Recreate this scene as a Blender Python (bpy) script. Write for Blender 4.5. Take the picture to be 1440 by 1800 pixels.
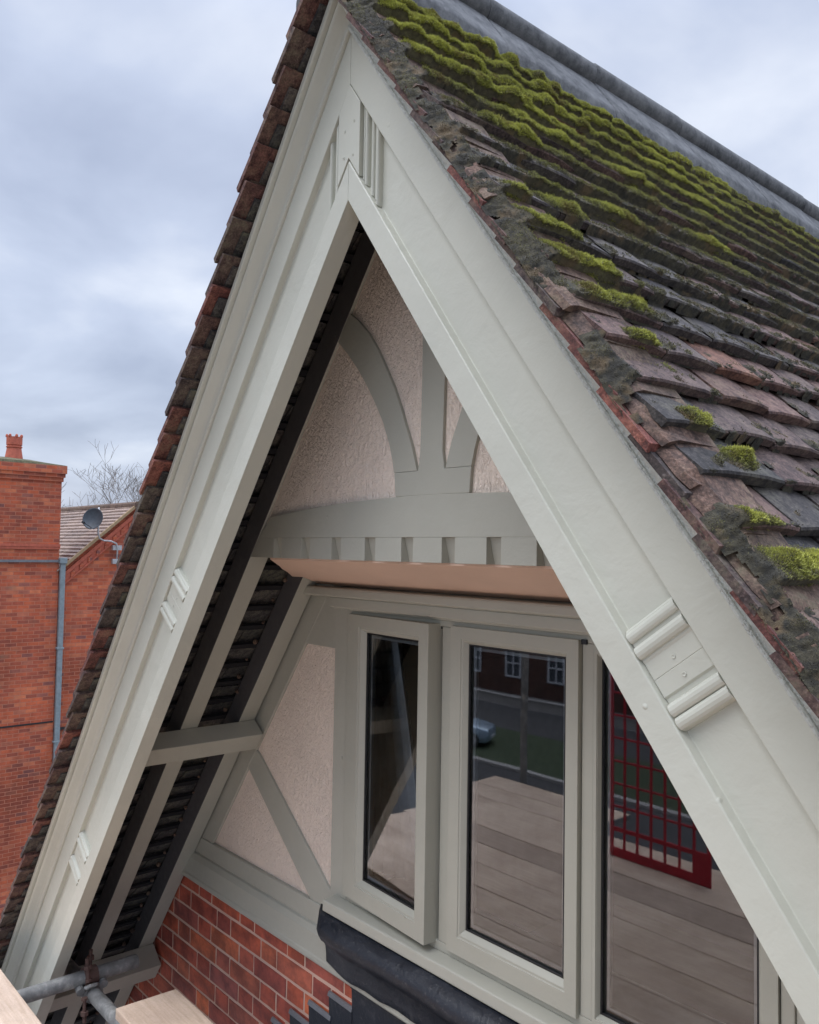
import bpy, bmesh, math, random
import numpy as np
from mathutils import Vector, Matrix
for o in list(bpy.data.objects): bpy.data.objects.remove(o)
random.seed(7); rng = np.random.default_rng(7)
R = math.radians
H = 9.7                      # height of the inner gable apex above the ground
col = bpy.context.scene.collection
sc = bpy.context.scene
# ------------------------------------------------------------------ camera
cd = bpy.data.cameras.new("camera"); cam = bpy.data.objects.new("camera", cd); col.objects.link(cam)
yaw, pitch, roll = 0.85689, 0.04624, 0.01633
f_ = Vector((-math.sin(yaw)*math.cos(pitch), math.cos(yaw)*math.cos(pitch), math.sin(pitch)))
r_ = Vector((math.cos(yaw), math.sin(yaw), 0)); u_ = r_.cross(f_)
r2 = r_*math.cos(roll)+u_*math.sin(roll); u2 = -r_*math.sin(roll)+u_*math.cos(roll)
M = Matrix((r2, u2, -f_)).transposed().to_4x4(); M.translation = Vector((1.76488, -1.29617, -0.92257+H))
cam.matrix_world = M
cd.sensor_fit = 'VERTICAL'; cd.sensor_height = 36; cd.lens = 1480.95/1800*36
cd.clip_end = 3000; cd.clip_start = 0.05
sc.camera = cam
# ------------------------------------------------------------------ world, sun, exposure
SUN_EL, SUN_AZ = 58, 205      # degrees; azimuth clockwise from +Y
w = bpy.data.worlds.new("World"); sc.world = w; w.use_nodes = True
nt = w.node_tree; N = nt.nodes; L = nt.links
for n in list(N): N.remove(n)
out = N.new('ShaderNodeOutputWorld'); bg = N.new('ShaderNodeBackground'); bg.inputs[1].default_value = 0.15
sky = N.new('ShaderNodeTexSky'); sky.sky_type = 'NISHITA'; sky.sun_disc = False
sky.sun_elevation = R(SUN_EL); sky.sun_rotation = R(SUN_AZ); sky.air_density = 1.3; sky.dust_density = 1.2
tc = N.new('ShaderNodeTexCoord')
sep = N.new('ShaderNodeSeparateXYZ'); L.new(tc.outputs['Generated'], sep.inputs[0])
# clouds live on a flat layer: direction / (z + k)
ad = N.new('ShaderNodeMath'); ad.operation = 'ADD'; ad.inputs[1].default_value = 0.35; L.new(sep.outputs[2], ad.inputs[0])
mx = N.new('ShaderNodeMath'); mx.operation = 'MAXIMUM'; mx.inputs[1].default_value = 0.08; L.new(ad.outputs[0], mx.inputs[0])
dv = N.new('ShaderNodeVectorMath'); dv.operation = 'DIVIDE'; L.new(tc.outputs['Generated'], dv.inputs[0])
cb = N.new('ShaderNodeCombineXYZ')
for i in range(3): L.new(mx.outputs[0], cb.inputs[i])
L.new(cb.outputs[0], dv.inputs[1])
mp = N.new('ShaderNodeMapping'); mp.inputs['Location'].default_value = (3.1, 1.7, 0.4); mp.inputs['Scale'].default_value = (1.0, 1.0, 1.6)
L.new(dv.outputs[0], mp.inputs[0])
n1 = N.new('ShaderNodeTexNoise'); n1.inputs['Scale'].default_value = 1.9; n1.inputs['Detail'].default_value = 6; n1.inputs['Roughness'].default_value = 0.48; n1.inputs['Distortion'].default_value = 0.2
L.new(mp.outputs[0], n1.inputs['Vector'])
cr = N.new('ShaderNodeValToRGB'); L.new(n1.outputs['Fac'], cr.inputs[0])
e = cr.color_ramp.elements
e[0].position = 0.36; e[0].color = (2.65, 3.0, 3.95, 1)
e[1].position = 0.64; e[1].color = (5.1, 5.4, 6.1, 1)
x = cr.color_ramp.elements.new(0.5); x.color = (3.6, 4.0, 5.0, 1)
# an overcast sky is about three times brighter overhead than at the horizon
zen = N.new('ShaderNodeMapRange'); zen.interpolation_type = 'SMOOTHSTEP'
zen.inputs[1].default_value = 0.52; zen.inputs[2].default_value = 0.95; zen.inputs[3].default_value = 1.0; zen.inputs[4].default_value = 5.2
L.new(sep.outputs[2], zen.inputs[0])
zm = N.new('ShaderNodeVectorMath'); zm.operation = 'SCALE'; L.new(zen.outputs[0], zm.inputs['Scale'])
mxc = N.new('ShaderNodeMix'); mxc.data_type = 'RGBA'; mxc.inputs[0].default_value = 0.88
L.new(sky.outputs[0], mxc.inputs[6]); L.new(cr.outputs[0], mxc.inputs[7])
L.new(mxc.outputs[2], zm.inputs[0]); L.new(zm.outputs[0], bg.inputs[0]); L.new(bg.outputs[0], out.inputs[0])
sd = bpy.data.lights.new("sun", 'SUN'); sd.energy = 0.9; sd.angle = R(45); sd.color = (1.0, 0.96, 0.9)
so = bpy.data.objects.new("sun", sd); col.objects.link(so)
el, az = R(SUN_EL), R(SUN_AZ)
sv = Vector((math.sin(az)*math.cos(el), math.cos(az)*math.cos(el), math.sin(el)))
so.rotation_euler = sv.to_track_quat('Z', 'Y').to_euler(); so.location = (0, -20, 30)
sc.view_settings.view_transform = 'Standard'; sc.view_settings.look = 'None'; sc.view_settings.gamma = 1
sc.view_settings.exposure = 0.2
sc.render.engine = 'CYCLES'
sc.cycles.max_bounces = 10; sc.cycles.transparent_max_bounces = 12
sc.render.resolution_x = 819; sc.render.resolution_y = 1024

# ------------------------------------------------------------------ materials
def newmat(name):
    m = bpy.data.materials.new(name); m.use_nodes = True
    b = m.node_tree.nodes['Principled BSDF']; return m, m.node_tree.nodes, m.node_tree.links, b
def noise(N, L, vec, scale, detail=4, rough=.55, dist=0, mapping=None):
    if mapping:
        q = N.new('ShaderNodeMapping'); q.inputs['Scale'].default_value = mapping; L.new(vec, q.inputs[0]); vec = q.outputs[0]
    n = N.new('ShaderNodeTexNoise'); n.inputs['Scale'].default_value = scale; n.inputs['Detail'].default_value = detail
    n.inputs['Roughness'].default_value = rough; n.inputs['Distortion'].default_value = dist
    L.new(vec, n.inputs['Vector']); return n.outputs['Fac']
def ramp(N, L, fac, stops):
    c = N.new('ShaderNodeValToRGB'); L.new(fac, c.inputs[0]); e = c.color_ramp.elements
    while len(e) < len(stops): e.new(0.5)
    for k, (p, cc) in enumerate(stops):
        e[k].position = p; e[k].color = (*cc, 1) if len(cc) == 3 else cc
    return c.outputs[0]
def bump(N, L, h, strength, dist, nin=None):
    b = N.new('ShaderNodeBump'); b.inputs['Strength'].default_value = strength; b.inputs['Distance'].default_value = dist
    L.new(h, b.inputs['Height'])
    if nin: L.new(nin, b.inputs['Normal'])
    return b.outputs[0]
def mixc(N, L, fac, a, b, mode='MIX'):
    m = N.new('ShaderNodeMix'); m.data_type = 'RGBA'; m.blend_type = mode
    for s, v in ((0, fac), (6, a), (7, b)):
        if isinstance(v, (int, float)): m.inputs[s].default_value = v
        elif isinstance(v, tuple): m.inputs[s].default_value = (*v, 1)
        else: L.new(v, m.inputs[s])
    return m.outputs[2]
def math_(N, L, op, a, b=0.5):
    m = N.new('ShaderNodeMath'); m.operation = op
    for s, v in ((0, a), (1, b)):
        if isinstance(v, (int, float)): m.inputs[s].default_value = v
        else: L.new(v, m.inputs[s])
    return m.outputs[0]
def objc(N): return N.new('ShaderNodeTexCoord').outputs['Object']

def paint(name, base, rough=.38, b1=.35, crust=0.0):
    m, N, L, B = newmat(name); v = objc(N)
    big = noise(N, L, v, 2.5, 3); fine = noise(N, L, v, 34, 4, .6)
    c = ramp(N, L, big, [(.3, tuple(x*.94 for x in base)), (.7, tuple(min(1, x*1.05) for x in base))])
    # small dings and drips
    vr = N.new('ShaderNodeTexVoronoi'); vr.inputs['Scale'].default_value = 14; L.new(v, vr.inputs['Vector'])
    ding = ramp(N, L, vr.outputs['Distance'], [(.03, (1, 1, 1)), (.10, (0, 0, 0))])
    sel = ramp(N, L, noise(N, L, v, 6, 2), [(.6, (0, 0, 0)), (.66, (1, 1, 1))])
    dd = mixc(N, L, 1.0, ding, sel, 'MULTIPLY')
    c = mixc(N, L, math_(N, L, 'MULTIPLY', dd, .35), c, tuple(min(1, x*1.3) for x in base))
    L.new(c, B.inputs['Base Color']); B.inputs['Roughness'].default_value = rough
    L.new(ramp(N, L, fine, [(.3, (rough-.08,)*3), (.7, (rough+.12,)*3)]), B.inputs['Roughness'])
    n = bump(N, L, big, .25, .02); n = bump(N, L, fine, b1, .0022, n); n = bump(N, L, dd, .9, .004, n)
    st_ = noise(N, L, v, 9, 4, .6, .4, (1, 1, 1)); n = bump(N, L, st_, .35, .010, n)
    if crust:
        n = bump(N, L, ramp(N, L, noise(N, L, v, 75, 4, .7, .2), [(.40, (0, 0, 0)), (.56, (1, 1, 1))]), crust, .0022, n)
    L.new(n, B.inputs['Normal']); return m
PAINT = (.535, .53, .445)
M_PAINT = paint('grey_green_gloss', PAINT)
M_CRUST = paint('flaking_gloss', (.54, .55, .50), .34, .5, .9)
M_JOIN = paint('timber_gloss', (.40, .39, .325), .45, .3)
M_UPVC = paint('window_frame_finish', (.385, .375, .31), .42, .12)

M_SHADE = paint('shade_painted_timber', (.085, .08, .08), .6, .3)  # dark colour that paints the soffit shadow onto the rafter sides
def render_mat(name, base, scale, st, wh=1.0):
    m, N, L, B = newmat(name); v = objc(N)
    a = noise(N, L, v, scale, 3, .6, 1.2, (1.5, 1.5, .75)); b = noise(N, L, v, scale*2.6, 3, .6, .5)
    h = mixc(N, L, .35, a, b)
    c = ramp(N, L, noise(N, L, v, 3, 3), [(.3, tuple(x*.93 for x in base)), (.7, tuple(min(1, x*1.05) for x in base))])
    L.new(c, B.inputs['Base Color']); B.inputs['Roughness'].default_value = .62
    L.new(bump(N, L, h, st, .020), B.inputs['Normal']); return m
M_REND = render_mat('pink_cream_render', (.86, .73, .61), 44, 1.0)
M_SOFF = render_mat('smooth_pink_plaster', (.70, .49, .37), 20, .12)

def plain(name, c, rough=.6, metal=0, spec=None):
    m, N, L, B = newmat(name); v = objc(N)
    cc = ramp(N, L, noise(N, L, v, 14, 4), [(.3, tuple(x*.82 for x in c)), (.7, tuple(min(1, x*1.15) for x in c))])
    L.new(cc, B.inputs['Base Color']); B.inputs['Roughness'].default_value = rough; B.inputs['Metallic'].default_value = metal
    L.new(bump(N, L, noise(N, L, v, 60, 3), .2, .002), B.inputs['Normal']); return m

# hand-laid bricks, one island each
def brick_island():
    m, N, L, B = newmat('red_brick'); v = objc(N)
    g = N.new('ShaderNodeNewGeometry').outputs['Random Per Island']
    c = ramp(N, L, g, [(0, (.33, .075, .055)), (.3, (.46, .10, .060)), (.55, (.56, .125, .060)), (.75, (.34, .10, .085)), (.9, (.66, .17, .07)), (1, (.22, .095, .095))])
    st = ramp(N, L, noise(N, L, v, 9, 5, .65), [(.38, (.45, .42, .45)), (.62, (1.25, 1.15, 1.05))])
    c = mixc(N, L, .8, c, st, 'MULTIPLY')
    sp = ramp(N, L, noise(N, L, v, 160, 2), [(.60, (0, 0, 0)), (.72, (1, 1, 1))])
    c = mixc(N, L, math_(N, L, 'MULTIPLY', sp, .3), c, (.07, .03, .035))
    L.new(c, B.inputs['Base Color']); B.inputs['Roughness'].default_value = .62
    n = bump(N, L, noise(N, L, v, 25, 4), .4, .006); n = bump(N, L, noise(N, L, v, 150, 3), .35, .002, n)
    L.new(n, B.inputs['Normal']); return m
M_BRICK = brick_island()
def mortar():
    m, N, L, B = newmat('buff_mortar'); v = objc(N)
    c = ramp(N, L, noise(N, L, v, 5, 4), [(.3, (.60, .39, .30)), (.7, (.72, .48, .36))])
    L.new(c, B.inputs['Base Color']); B.inputs['Roughness'].default_value = .9
    L.new(bump(N, L, noise(N, L, v, 130, 4), .5, .003), B.inputs['Normal']); return m
M_MORT = mortar()
def brick_tex(name, plane, tones, mortarc, bw=.25, rh=.0868, msize=.010):
    m, N, L, B = newmat(name); v = objc(N)
    s = N.new('ShaderNodeSeparateXYZ'); L.new(v, s.inputs[0]); c = N.new('ShaderNodeCombineXYZ')
    L.new(s.outputs[1 if plane == 'X' else 0], c.inputs[0]); L.new(s.outputs[2], c.inputs[1])
    wob = N.new('ShaderNodeVectorMath'); wob.operation = 'ADD'
    wn = N.new('ShaderNodeTexNoise'); wn.inputs['Scale'].default_value = 4; L.new(v, wn.inputs['Vector'])
    sc_ = N.new('ShaderNodeVectorMath'); sc_.operation = 'SCALE'; sc_.inputs['Scale'].default_value = .012; L.new(wn.outputs['Color'], sc_.inputs[0])
    L.new(c.outputs[0], wob.inputs[0]); L.new(sc_.outputs[0], wob.inputs[1])
    bt = N.new('ShaderNodeTexBrick'); bt.offset = .5; bt.inputs['Scale'].default_value = 1
    bt.inputs['Brick Width'].default_value = bw; bt.inputs['Row Height'].default_value = rh
    bt.inputs['Mortar Size'].default_value = msize; bt.inputs['Mortar Smooth'].default_value = .2
    bt.inputs['Color1'].default_value = (0, 0, 0, 1); bt.inputs['Color2'].default_value = (1, 1, 1, 1); bt.inputs['Mortar'].default_value = (.5, .5, .5, 1)
    bt.inputs['Bias'].default_value = 0
    L.new(wob.outputs[0], bt.inputs['Vector'])
    brick = ramp(N, L, bt.outputs['Color'], tones)
    n1 = noise(N, L, v, .45, 5, .6); n2 = noise(N, L, v, 7, 4)
    brick = mixc(N, L, .8, brick, ramp(N, L, n1, [(.34, (.42, .40, .42)), (.5, (.9, .88, .85)), (.66, (1.3, 1.25, 1.15))]), 'MULTIPLY')
    brick = mixc(N, L, .6, brick, ramp(N, L, n2, [(.3, (.65, .6, .6)), (.7, (1.2, 1.2, 1.15))]), 'MULTIPLY')
    stain = ramp(N, L, noise(N, L, v, 1.4, 4, .6, .3, (1, 1, 2.5)), [(.6, (0, 0, 0)), (.75, (1, 1, 1))])
    brick = mixc(N, L, math_(N, L, 'MULTIPLY', stain, .45), brick, (.17, .16, .10))
    cc = mixc(N, L, bt.outputs['Fac'], brick, mortarc)
    L.new(cc, B.inputs['Base Color']); B.inputs['Roughness'].default_value = .85
    inv = math_(N, L, 'SUBTRACT', 1.0, bt.outputs['Fac'])
    n = bump(N, L, inv, .6, .008); L.new(bump(N, L, n2, .3, .01, n), B.inputs['Normal']); return m
ORANGE = [(0, (.26, .068, .042)), (.2, (.42, .095, .045)), (.45, (.50, .115, .048)), (.7, (.36, .085, .046)), (.85, (.56, .165, .075)), (1, (.20, .072, .065))]
M_NB = brick_tex('orange_brickwork', 'X', ORANGE, (.42, .155, .09), .25, .0868, .007)
M_NBY = brick_tex('orange_brickwork_return', 'Y', ORANGE, (.42, .155, .09))
M_HOUSEB = brick_tex('red_brickwork', 'Y', [(0, (.16, .04, .035)), (.5, (.27, .06, .04)), (1, (.34, .085, .045))], (.42, .26, .19), .25, .0868, .014)
M_HOUSEBX = brick_tex('red_brickwork_side', 'X', [(0, (.16, .04, .035)), (.5, (.27, .06, .04)), (1, (.34, .085, .045))], (.42, .26, .19), .25, .0868, .014)
M_REDSMOOTH = plain('red_terracotta', (.42, .10, .055), .7)
M_DARKBRICK = brick_tex('dark_brickwork', 'Y', [(0, (.05, .02, .015)), (1, (.12, .045, .03))], (.12, .09, .07))

def tile_mat(name, stops, moss=.4, lich=.5):
    m, N, L, B = newmat(name); v = objc(N)
    g = N.new('ShaderNodeNewGeometry').outputs['Random Per Island']
    s = N.new('ShaderNodeSeparateXYZ'); L.new(v, s.inputs[0])
    c = ramp(N, L, g, stops)
    a = noise(N, L, v, 7, 5, .7); b = noise(N, L, v, 45, 5, .7); f = noise(N, L, v, 190, 3, .7)
    c = mixc(N, L, .75, c, ramp(N, L, a, [(.35, (.5, .5, .52)), (.65, (1.35, 1.3, 1.25))]), 'MULTIPLY')
    c = mixc(N, L, 1.0, c, ramp(N, L, b, [(.34, (.42, .42, .42)), (.66, (1.5, 1.45, 1.4))]), 'MULTIPLY')
    c = mixc(N, L, .8, c, ramp(N, L, f, [(.36, (.45, .45, .45)), (.64, (1.5, 1.5, 1.5))]), 'MULTIPLY')
    # lichen and algae that has taken to the tile faces
    lm = mixc(N, L, 1.0, ramp(N, L, a, [(.42, (0, 0, 0)), (.62, (1, 1, 1))]), ramp(N, L, b, [(.42, (0, 0, 0)), (.6, (1, 1, 1))]), 'MULTIPLY')
    c = mixc(N, L, math_(N, L, 'MULTIPLY', lm, moss), c, (.115, .115, .07))
    sp = ramp(N, L, f, [(.60, (0, 0, 0)), (.74, (1, 1, 1))])
    c = mixc(N, L, math_(N, L, 'MULTIPLY', sp, lich*.45), c, (.30, .27, .24))
    L.new(c, B.inputs['Base Color']); B.inputs['Roughness'].default_value = .85
    n = bump(N, L, b, .5, .004); n = bump(N, L, f, .6, .002, n); L.new(n, B.inputs['Normal']); return m
M_TILE = tile_mat('weathered_clay_tile', [(0, (.044, .040, .037)), (.2, (.075, .061, .056)), (.38, (.115, .070, .060)), (.55, (.155, .082, .068)), (.66, (.054, .050, .049)), (.8, (.13, .078, .066)), (.9, (.040, .040, .042)), (1, (.21, .088, .052))])
M_TILED = tile_mat('dark_lichened_tile', [(0, (.045, .045, .047)), (.5, (.08, .076, .076)), (1, (.10, .085, .08))], .7)
M_UNDER = tile_mat('red_clay_underside', [(0, (.17, .052, .040)), (.3, (.09, .050, .044)), (.5, (.06, .048, .046)), (.7, (.23, .070, .050)), (.85, (.08, .066, .06)), (1, (.13, .064, .05))], .6, .6)
M_RIDGE = plain('blue_black_ridge_tile', (.10, .10, .098), .8)
for n_ in M_RIDGE.node_tree.nodes:
    if n_.type == 'TEX_NOISE': n_.inputs['Detail'].default_value = 8; n_.inputs['Roughness'].default_value = .8
    if n_.type == 'VALTORGB': n_.color_ramp.elements[0].color = (.045, .046, .048, 1); n_.color_ramp.elements[1].color = (.17, .17, .165, 1); n_.color_ramp.elements[0].position = .38; n_.color_ramp.elements[1].position = .66
M_GREYMORT = tile_mat('brown_bedding_mortar', [(0, (.11, .070, .050)), (1, (.15, .090, .065))], .6)
M_NROOF = tile_mat('pale_brown_roof_tile', [(0, (.30, .22, .185)), (.5, (.36, .27, .225)), (1, (.25, .19, .165))], .5, .6)

def lead():
    m, N, L, B = newmat('dark_sheet_lead'); v = objc(N)
    a = noise(N, L, v, 9, 5, .6, .6); b = noise(N, L, v, 70, 4, .7)
    c = ramp(N, L, a, [(.35, (.007, .009, .015)), (.6, (.013, .016, .024)), (.78, (.07, .07, .072))])
    c = mixc(N, L, math_(N, L, 'MULTIPLY', ramp(N, L, b, [(.58, (0, 0, 0)), (.7, (1, 1, 1))]), .25), c, (.20, .19, .18))
    L.new(c, B.inputs['Base Color'])
    L.new(ramp(N, L, a, [(.3, (.36,)*3), (.7, (.62,)*3)]), B.inputs['Roughness'])
    n = bump(N, L, a, .5, .014); n = bump(N, L, b, .4, .003, n); L.new(n, B.inputs['Normal']); return m
M_LEAD = lead()
M_LEADG = plain('grey_worn_lead', (.16, .16, .165), .5)
def steel():
    m, N, L, B = newmat('galvanised_steel'); v = objc(N)
    a = noise(N, L, v, 18, 5, .65); b = noise(N, L, v, 90, 3)
    c = ramp(N, L, a, [(.3, (.13, .128, .12)), (.55, (.24, .238, .225)), (.72, (.42, .41, .37))])
    L.new(c, B.inputs['Base Color']); B.inputs['Metallic'].default_value = .15; B.inputs['Roughness'].default_value = .6
    L.new(bump(N, L, b, .4, .002), B.inputs['Normal']); return m
M_STEEL = steel()
M_RUST = plain('rusty_iron', (.13, .075, .06), .8, .2)
M_PIPE = plain('grey_pipe', (.20, .24, .25), .45)
def board():
    m, N, L, B = newmat('pale_scaffold_board'); v = objc(N)
    g = N.new('ShaderNodeNewGeometry').outputs['Random Per Island']
    gr = noise(N, L, v, 10, 5, .6, .8, (.35, 5, 5)); d = noise(N, L, v, 3, 5, .65); f = noise(N, L, v, 120, 3, .7)
    c = ramp(N, L, gr, [(.3, (.52, .38, .27)), (.7, (.68, .53, .41))])
    c = mixc(N, L, .7, c, ramp(N, L, d, [(.35, (.78, .74, .72)), (.6, (1.1, 1.1, 1.08))]), 'MULTIPLY')
    c = mixc(N, L, .5, c, ramp(N, L, f, [(.3, (.8, .8, .8)), (.7, (1.12, 1.12, 1.12))]), 'MULTIPLY')
    L.new(c, B.inputs['Base Color']); B.inputs['Roughness'].default_value = .8
    n = bump(N, L, gr, .3, .004); L.new(bump(N, L, f, .4, .002, n), B.inputs['Normal']); return m
M_BOARD = board()
M_WOODEND = plain('weathered_timber', (.33, .22, .15), .8)
M_RED = plain('red_plastic_mesh', (.42, .012, .03), .45)
M_BARK = plain('bare_bark', (.20, .175, .155), .9)
M_DISH = plain('dark_grey_dish', (.045, .055, .065), .5)
M_BLACK = plain('black_rubber', (.012, .012, .013), .5)
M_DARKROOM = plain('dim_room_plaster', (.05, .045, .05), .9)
M_CURT = plain('grey_curtain', (.62, .66, .70), .8)
M_WHITE = plain('white_board', (.62, .63, .66), .5)
M_SPACER = plain('aluminium_spacer', (.42, .42, .42), .4, .4)
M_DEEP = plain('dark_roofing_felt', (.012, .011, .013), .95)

def glass():
    m, N, L, B = newmat('window_glass'); N.remove(B)
    o = N['Material Output']; t = N.new('ShaderNodeBsdfTransparent'); t.inputs[0].default_value = (.82, .85, .86, 1)
    g = N.new('ShaderNodeBsdfGlossy'); g.inputs['Roughness'].default_value = 0.018; g.inputs[0].default_value = (.98, .99, 1, 1)
    fr = N.new('ShaderNodeFresnel'); fr.inputs[0].default_value = 1.65
    v = objc(N)
    bm_ = bump(N, L, noise(N, L, v, 1.6, 2), .03, .02); L.new(bm_, g.inputs['Normal'])
    m2 = math_(N, L, 'MULTIPLY', fr.outputs[0], 2.2)
    mm = N.new('ShaderNodeMath'); mm.operation = 'MINIMUM'; mm.inputs[1].default_value = 1; L.new(m2, mm.inputs[0])
    mx = N.new('ShaderNodeMixShader'); L.new(mm.outputs[0], mx.inputs[0]); L.new(t.outputs[0], mx.inputs[1]); L.new(g.outputs[0], mx.inputs[2])
    L.new(mx.outputs[0], o.inputs[0]); return m
M_GLASS = glass()

def ground_mats():
    r = {}
    m, N, L, B = newmat('asphalt'); v = objc(N)
    c = ramp(N, L, noise(N, L, v, 3, 6), [(.3, (.03, .03, .032)), (.7, (.055, .052, .05))]); L.new(c, B.inputs['Base Color']); B.inputs['Roughness'].default_value = .85
    L.new(bump(N, L, noise(N, L, v, 60, 3), .4, .01), B.inputs['Normal']); r['road'] = m
    m, N, L, B = newmat('lawn'); v = objc(N)
    c = ramp(N, L, noise(N, L, v, 2, 6), [(.3, (.022, .036, .014)), (.7, (.04, .058, .022))]); L.new(c, B.inputs['Base Color']); B.inputs['Roughness'].default_value = .9
    L.new(bump(N, L, noise(N, L, v, 30, 4), .6, .05), B.inputs['Normal']); r['grass'] = m
    r['pave'] = plain('paving', (.32, .30, .28), .9)
    return r
GM = ground_mats()

# ------------------------------------------------------------------ mesh helpers
class MB:
    def __init__(s): s.v = []; s.f = []; s.mi = []
    def add(s, vs, fs, mi=0):
        b = len(s.v); s.v += [tuple(p) for p in vs]; s.f += [tuple(b+i for i in q) for q in fs]; s.mi += [mi]*len(fs); return s
    def box(s, x0, x1, y0, y1, z0, z1, mi=0):
        return s.add([(x0,y0,z0),(x1,y0,z0),(x1,y1,z0),(x0,y1,z0),(x0,y0,z1),(x1,y0,z1),(x1,y1,z1),(x0,y1,z1)],
            [(0,3,2,1),(4,5,6,7),(0,1,5,4),(1,2,6,5),(2,3,7,6),(3,0,4,7)], mi)
    def hexa(s, p, mi=0): return s.add(p, [(0,3,2,1),(4,5,6,7),(0,1,5,4),(1,2,6,5),(2,3,7,6),(3,0,4,7)], mi)
    def prism(s, poly, off, mi=0):
        n = len(poly); a = [Vector(p) for p in poly]; b = [p+Vector(off) for p in a]
        return s.add(a+b, [tuple(range(n))[::-1], tuple(range(n, 2*n))]+[(i, (i+1) % n, n+(i+1) % n, n+i) for i in range(n)], mi)
    def xz(s, poly, y0, y1, mi=0): return s.prism([(x, y0, z) for x, z in poly], (0, y1-y0, 0), mi)
    def loft(s, rings, closed=True, caps=True, mi=0):
        n = len(rings[0]); vs = [p for r in rings for p in r]; fs = []
        for k in range(len(rings)-1):
            for i in range(n if closed else n-1):
                j = (i+1) % n; fs.append((k*n+i, k*n+j, (k+1)*n+j, (k+1)*n+i))
        if caps and closed: fs += [tuple(range(n))[::-1], tuple((len(rings)-1)*n+i for i in range(n))]
        return s.add(vs, fs, mi)
    def tube(s, pts, rad, seg=12, mi=0, caps=True):
        pts = [Vector(p) for p in pts]; rr = rad if isinstance(rad, (list, tuple)) else [rad]*len(pts); rings = []
        up = None
        for k, p in enumerate(pts):
            d = (pts[min(k+1, len(pts)-1)]-pts[max(k-1, 0)]).normalized()
            if up is None:
                up = d.orthogonal().normalized()
            up = (up-d*up.dot(d)).normalized(); q = d.cross(up)
            rings.append([p+(up*math.cos(2*math.pi*i/seg)+q*math.sin(2*math.pi*i/seg))*rr[k] for i in range(seg)])
        return s.loft(rings, True, caps, mi)
    def lathe(s, c, prof, seg=24, axis=Vector((0, 0, 1)), mi=0):
        axis = Vector(axis).normalized(); a = axis.orthogonal().normalized(); b = axis.cross(a); c = Vector(c)
        return s.loft([[c+axis*h+(a*math.cos(2*math.pi*i/seg)+b*math.sin(2*math.pi*i/seg))*max(r, 1e-4) for i in range(seg)] for r, h in prof], True, True, mi)
    def build(s, name, mats, parent=None, bevel=0, smooth=False, fixn=True):
        base = Vector((0, 0, 0))
        q = parent
        while q is not None: base = base+q.location; q = q.parent
        me = bpy.data.meshes.new(name)
        me.from_pydata([(v[0]-base.x, v[1]-base.y, v[2]+H-base.z) for v in s.v], [], s.f)
        for m in (mats if isinstance(mats, list) else [mats]): me.materials.append(m)
        me.polygons.foreach_set('material_index', s.mi)
        if fixn:
            bm = bmesh.new(); bm.from_mesh(me); bmesh.ops.recalc_face_normals(bm, faces=bm.faces[:]); bm.to_mesh(me); bm.free()
        if smooth: me.polygons.foreach_set('use_smooth', [True]*len(me.polygons))
        me.update()
        o = bpy.data.objects.new(name, me); col.objects.link(o); o.parent = parent
        if smooth == 'auto':
            pass
        if bevel:
            b = o.modifiers.new('bevel', 'BEVEL'); b.width = bevel; b.segments = 2; b.limit_method = 'ANGLE'; b.angle_limit = R(28); b.harden_normals = False
        return o
def thing(name, label, cat, loc, group=None):
    o = bpy.data.objects.new(name, None); col.objects.link(o); o.location = (loc[0], loc[1], loc[2]+H); o.empty_display_size = .2
    return tag(o, label, cat, group)
def tag(o, label=None, cat=None, group=None, kind=None):
    if label: o['label'] = label
    if cat: o['category'] = cat
    if group: o['group'] = group
    if kind: o['kind'] = kind
    return o

TH = 0.93739; c_, s_ = math.cos(TH), math.sin(TH); tn = s_/c_
def P(sg, t, w, y): return (sg*(t*c_+w*s_), y, -t*s_+w*c_)      # t along the rake from its own normal foot, w away from the inner edge
def PL(sg, tl, w, y): return P(sg, tl-w*tn, w, y)                # tl measured from the ridge line of that layer
WALL = .674; D1 = .31

# ================================================================== the house with the gable
house = thing('gabled_house', 'brick house with a grey-green timbered gable, mossy tiled roof and three-light window', 'house', (0, .7, -9.7))
# bargeboards
BB = [(0, 0), (.060, 0), (.0625, .0015), (.0665, .019), (.068, .020), (.183, .020), (.1845, .018), (.1855, .0015), (.187, 0), (.2685, 0), (.2685, .0567), (0, .0567)]
CROWN = [(.2688, .003), (.2690, -.006), (.2715, -.0105), (.2755, -.011), (.2785, -.0085), (.2795, -.004), (.283, -.005), (.288, -.0085), (.294, -.016),
         (.300, -.027), (.305, -.0365), (.309, -.0415), (.311, -.0425), (.3118, -.037), (.3155, -.037), (.3165, -.054), (.319, -.0575), (.329, -.0585), (.3315, -.056), (.333, .050), (.2688, .050)]
def rake(mb, prof, sg, t1=4.45, mi=0, x0=.0005):
    rings = []
    for t in (None, t1):
        rings.append([P(sg, (-w*tn+x0/c_) if t is None else t, w, y) for w, y in prof])
    # extra rings so texture and light stay even
    n = 14; R0, R1 = rings
    rs = [[tuple(a[i]+(b[i]-a[i])*k/n for i in range(3)) for a, b in zip(R0, R1)] for k in range(n+1)]
    mb.loft(rs, True, True, mi)
def strip_on_rake(mb, sg, t0, t1, w0, w1, y0, y1):
    mb.hexa([P(sg, t0, w0, y0), P(sg, t1, w0, y0), P(sg, t1, w0, y1), P(sg, t0, w0, y1), P(sg, t0, w1, y0), P(sg, t1, w1, y0), P(sg, t1, w1, y1), P(sg, t0, w1, y1)])
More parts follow.
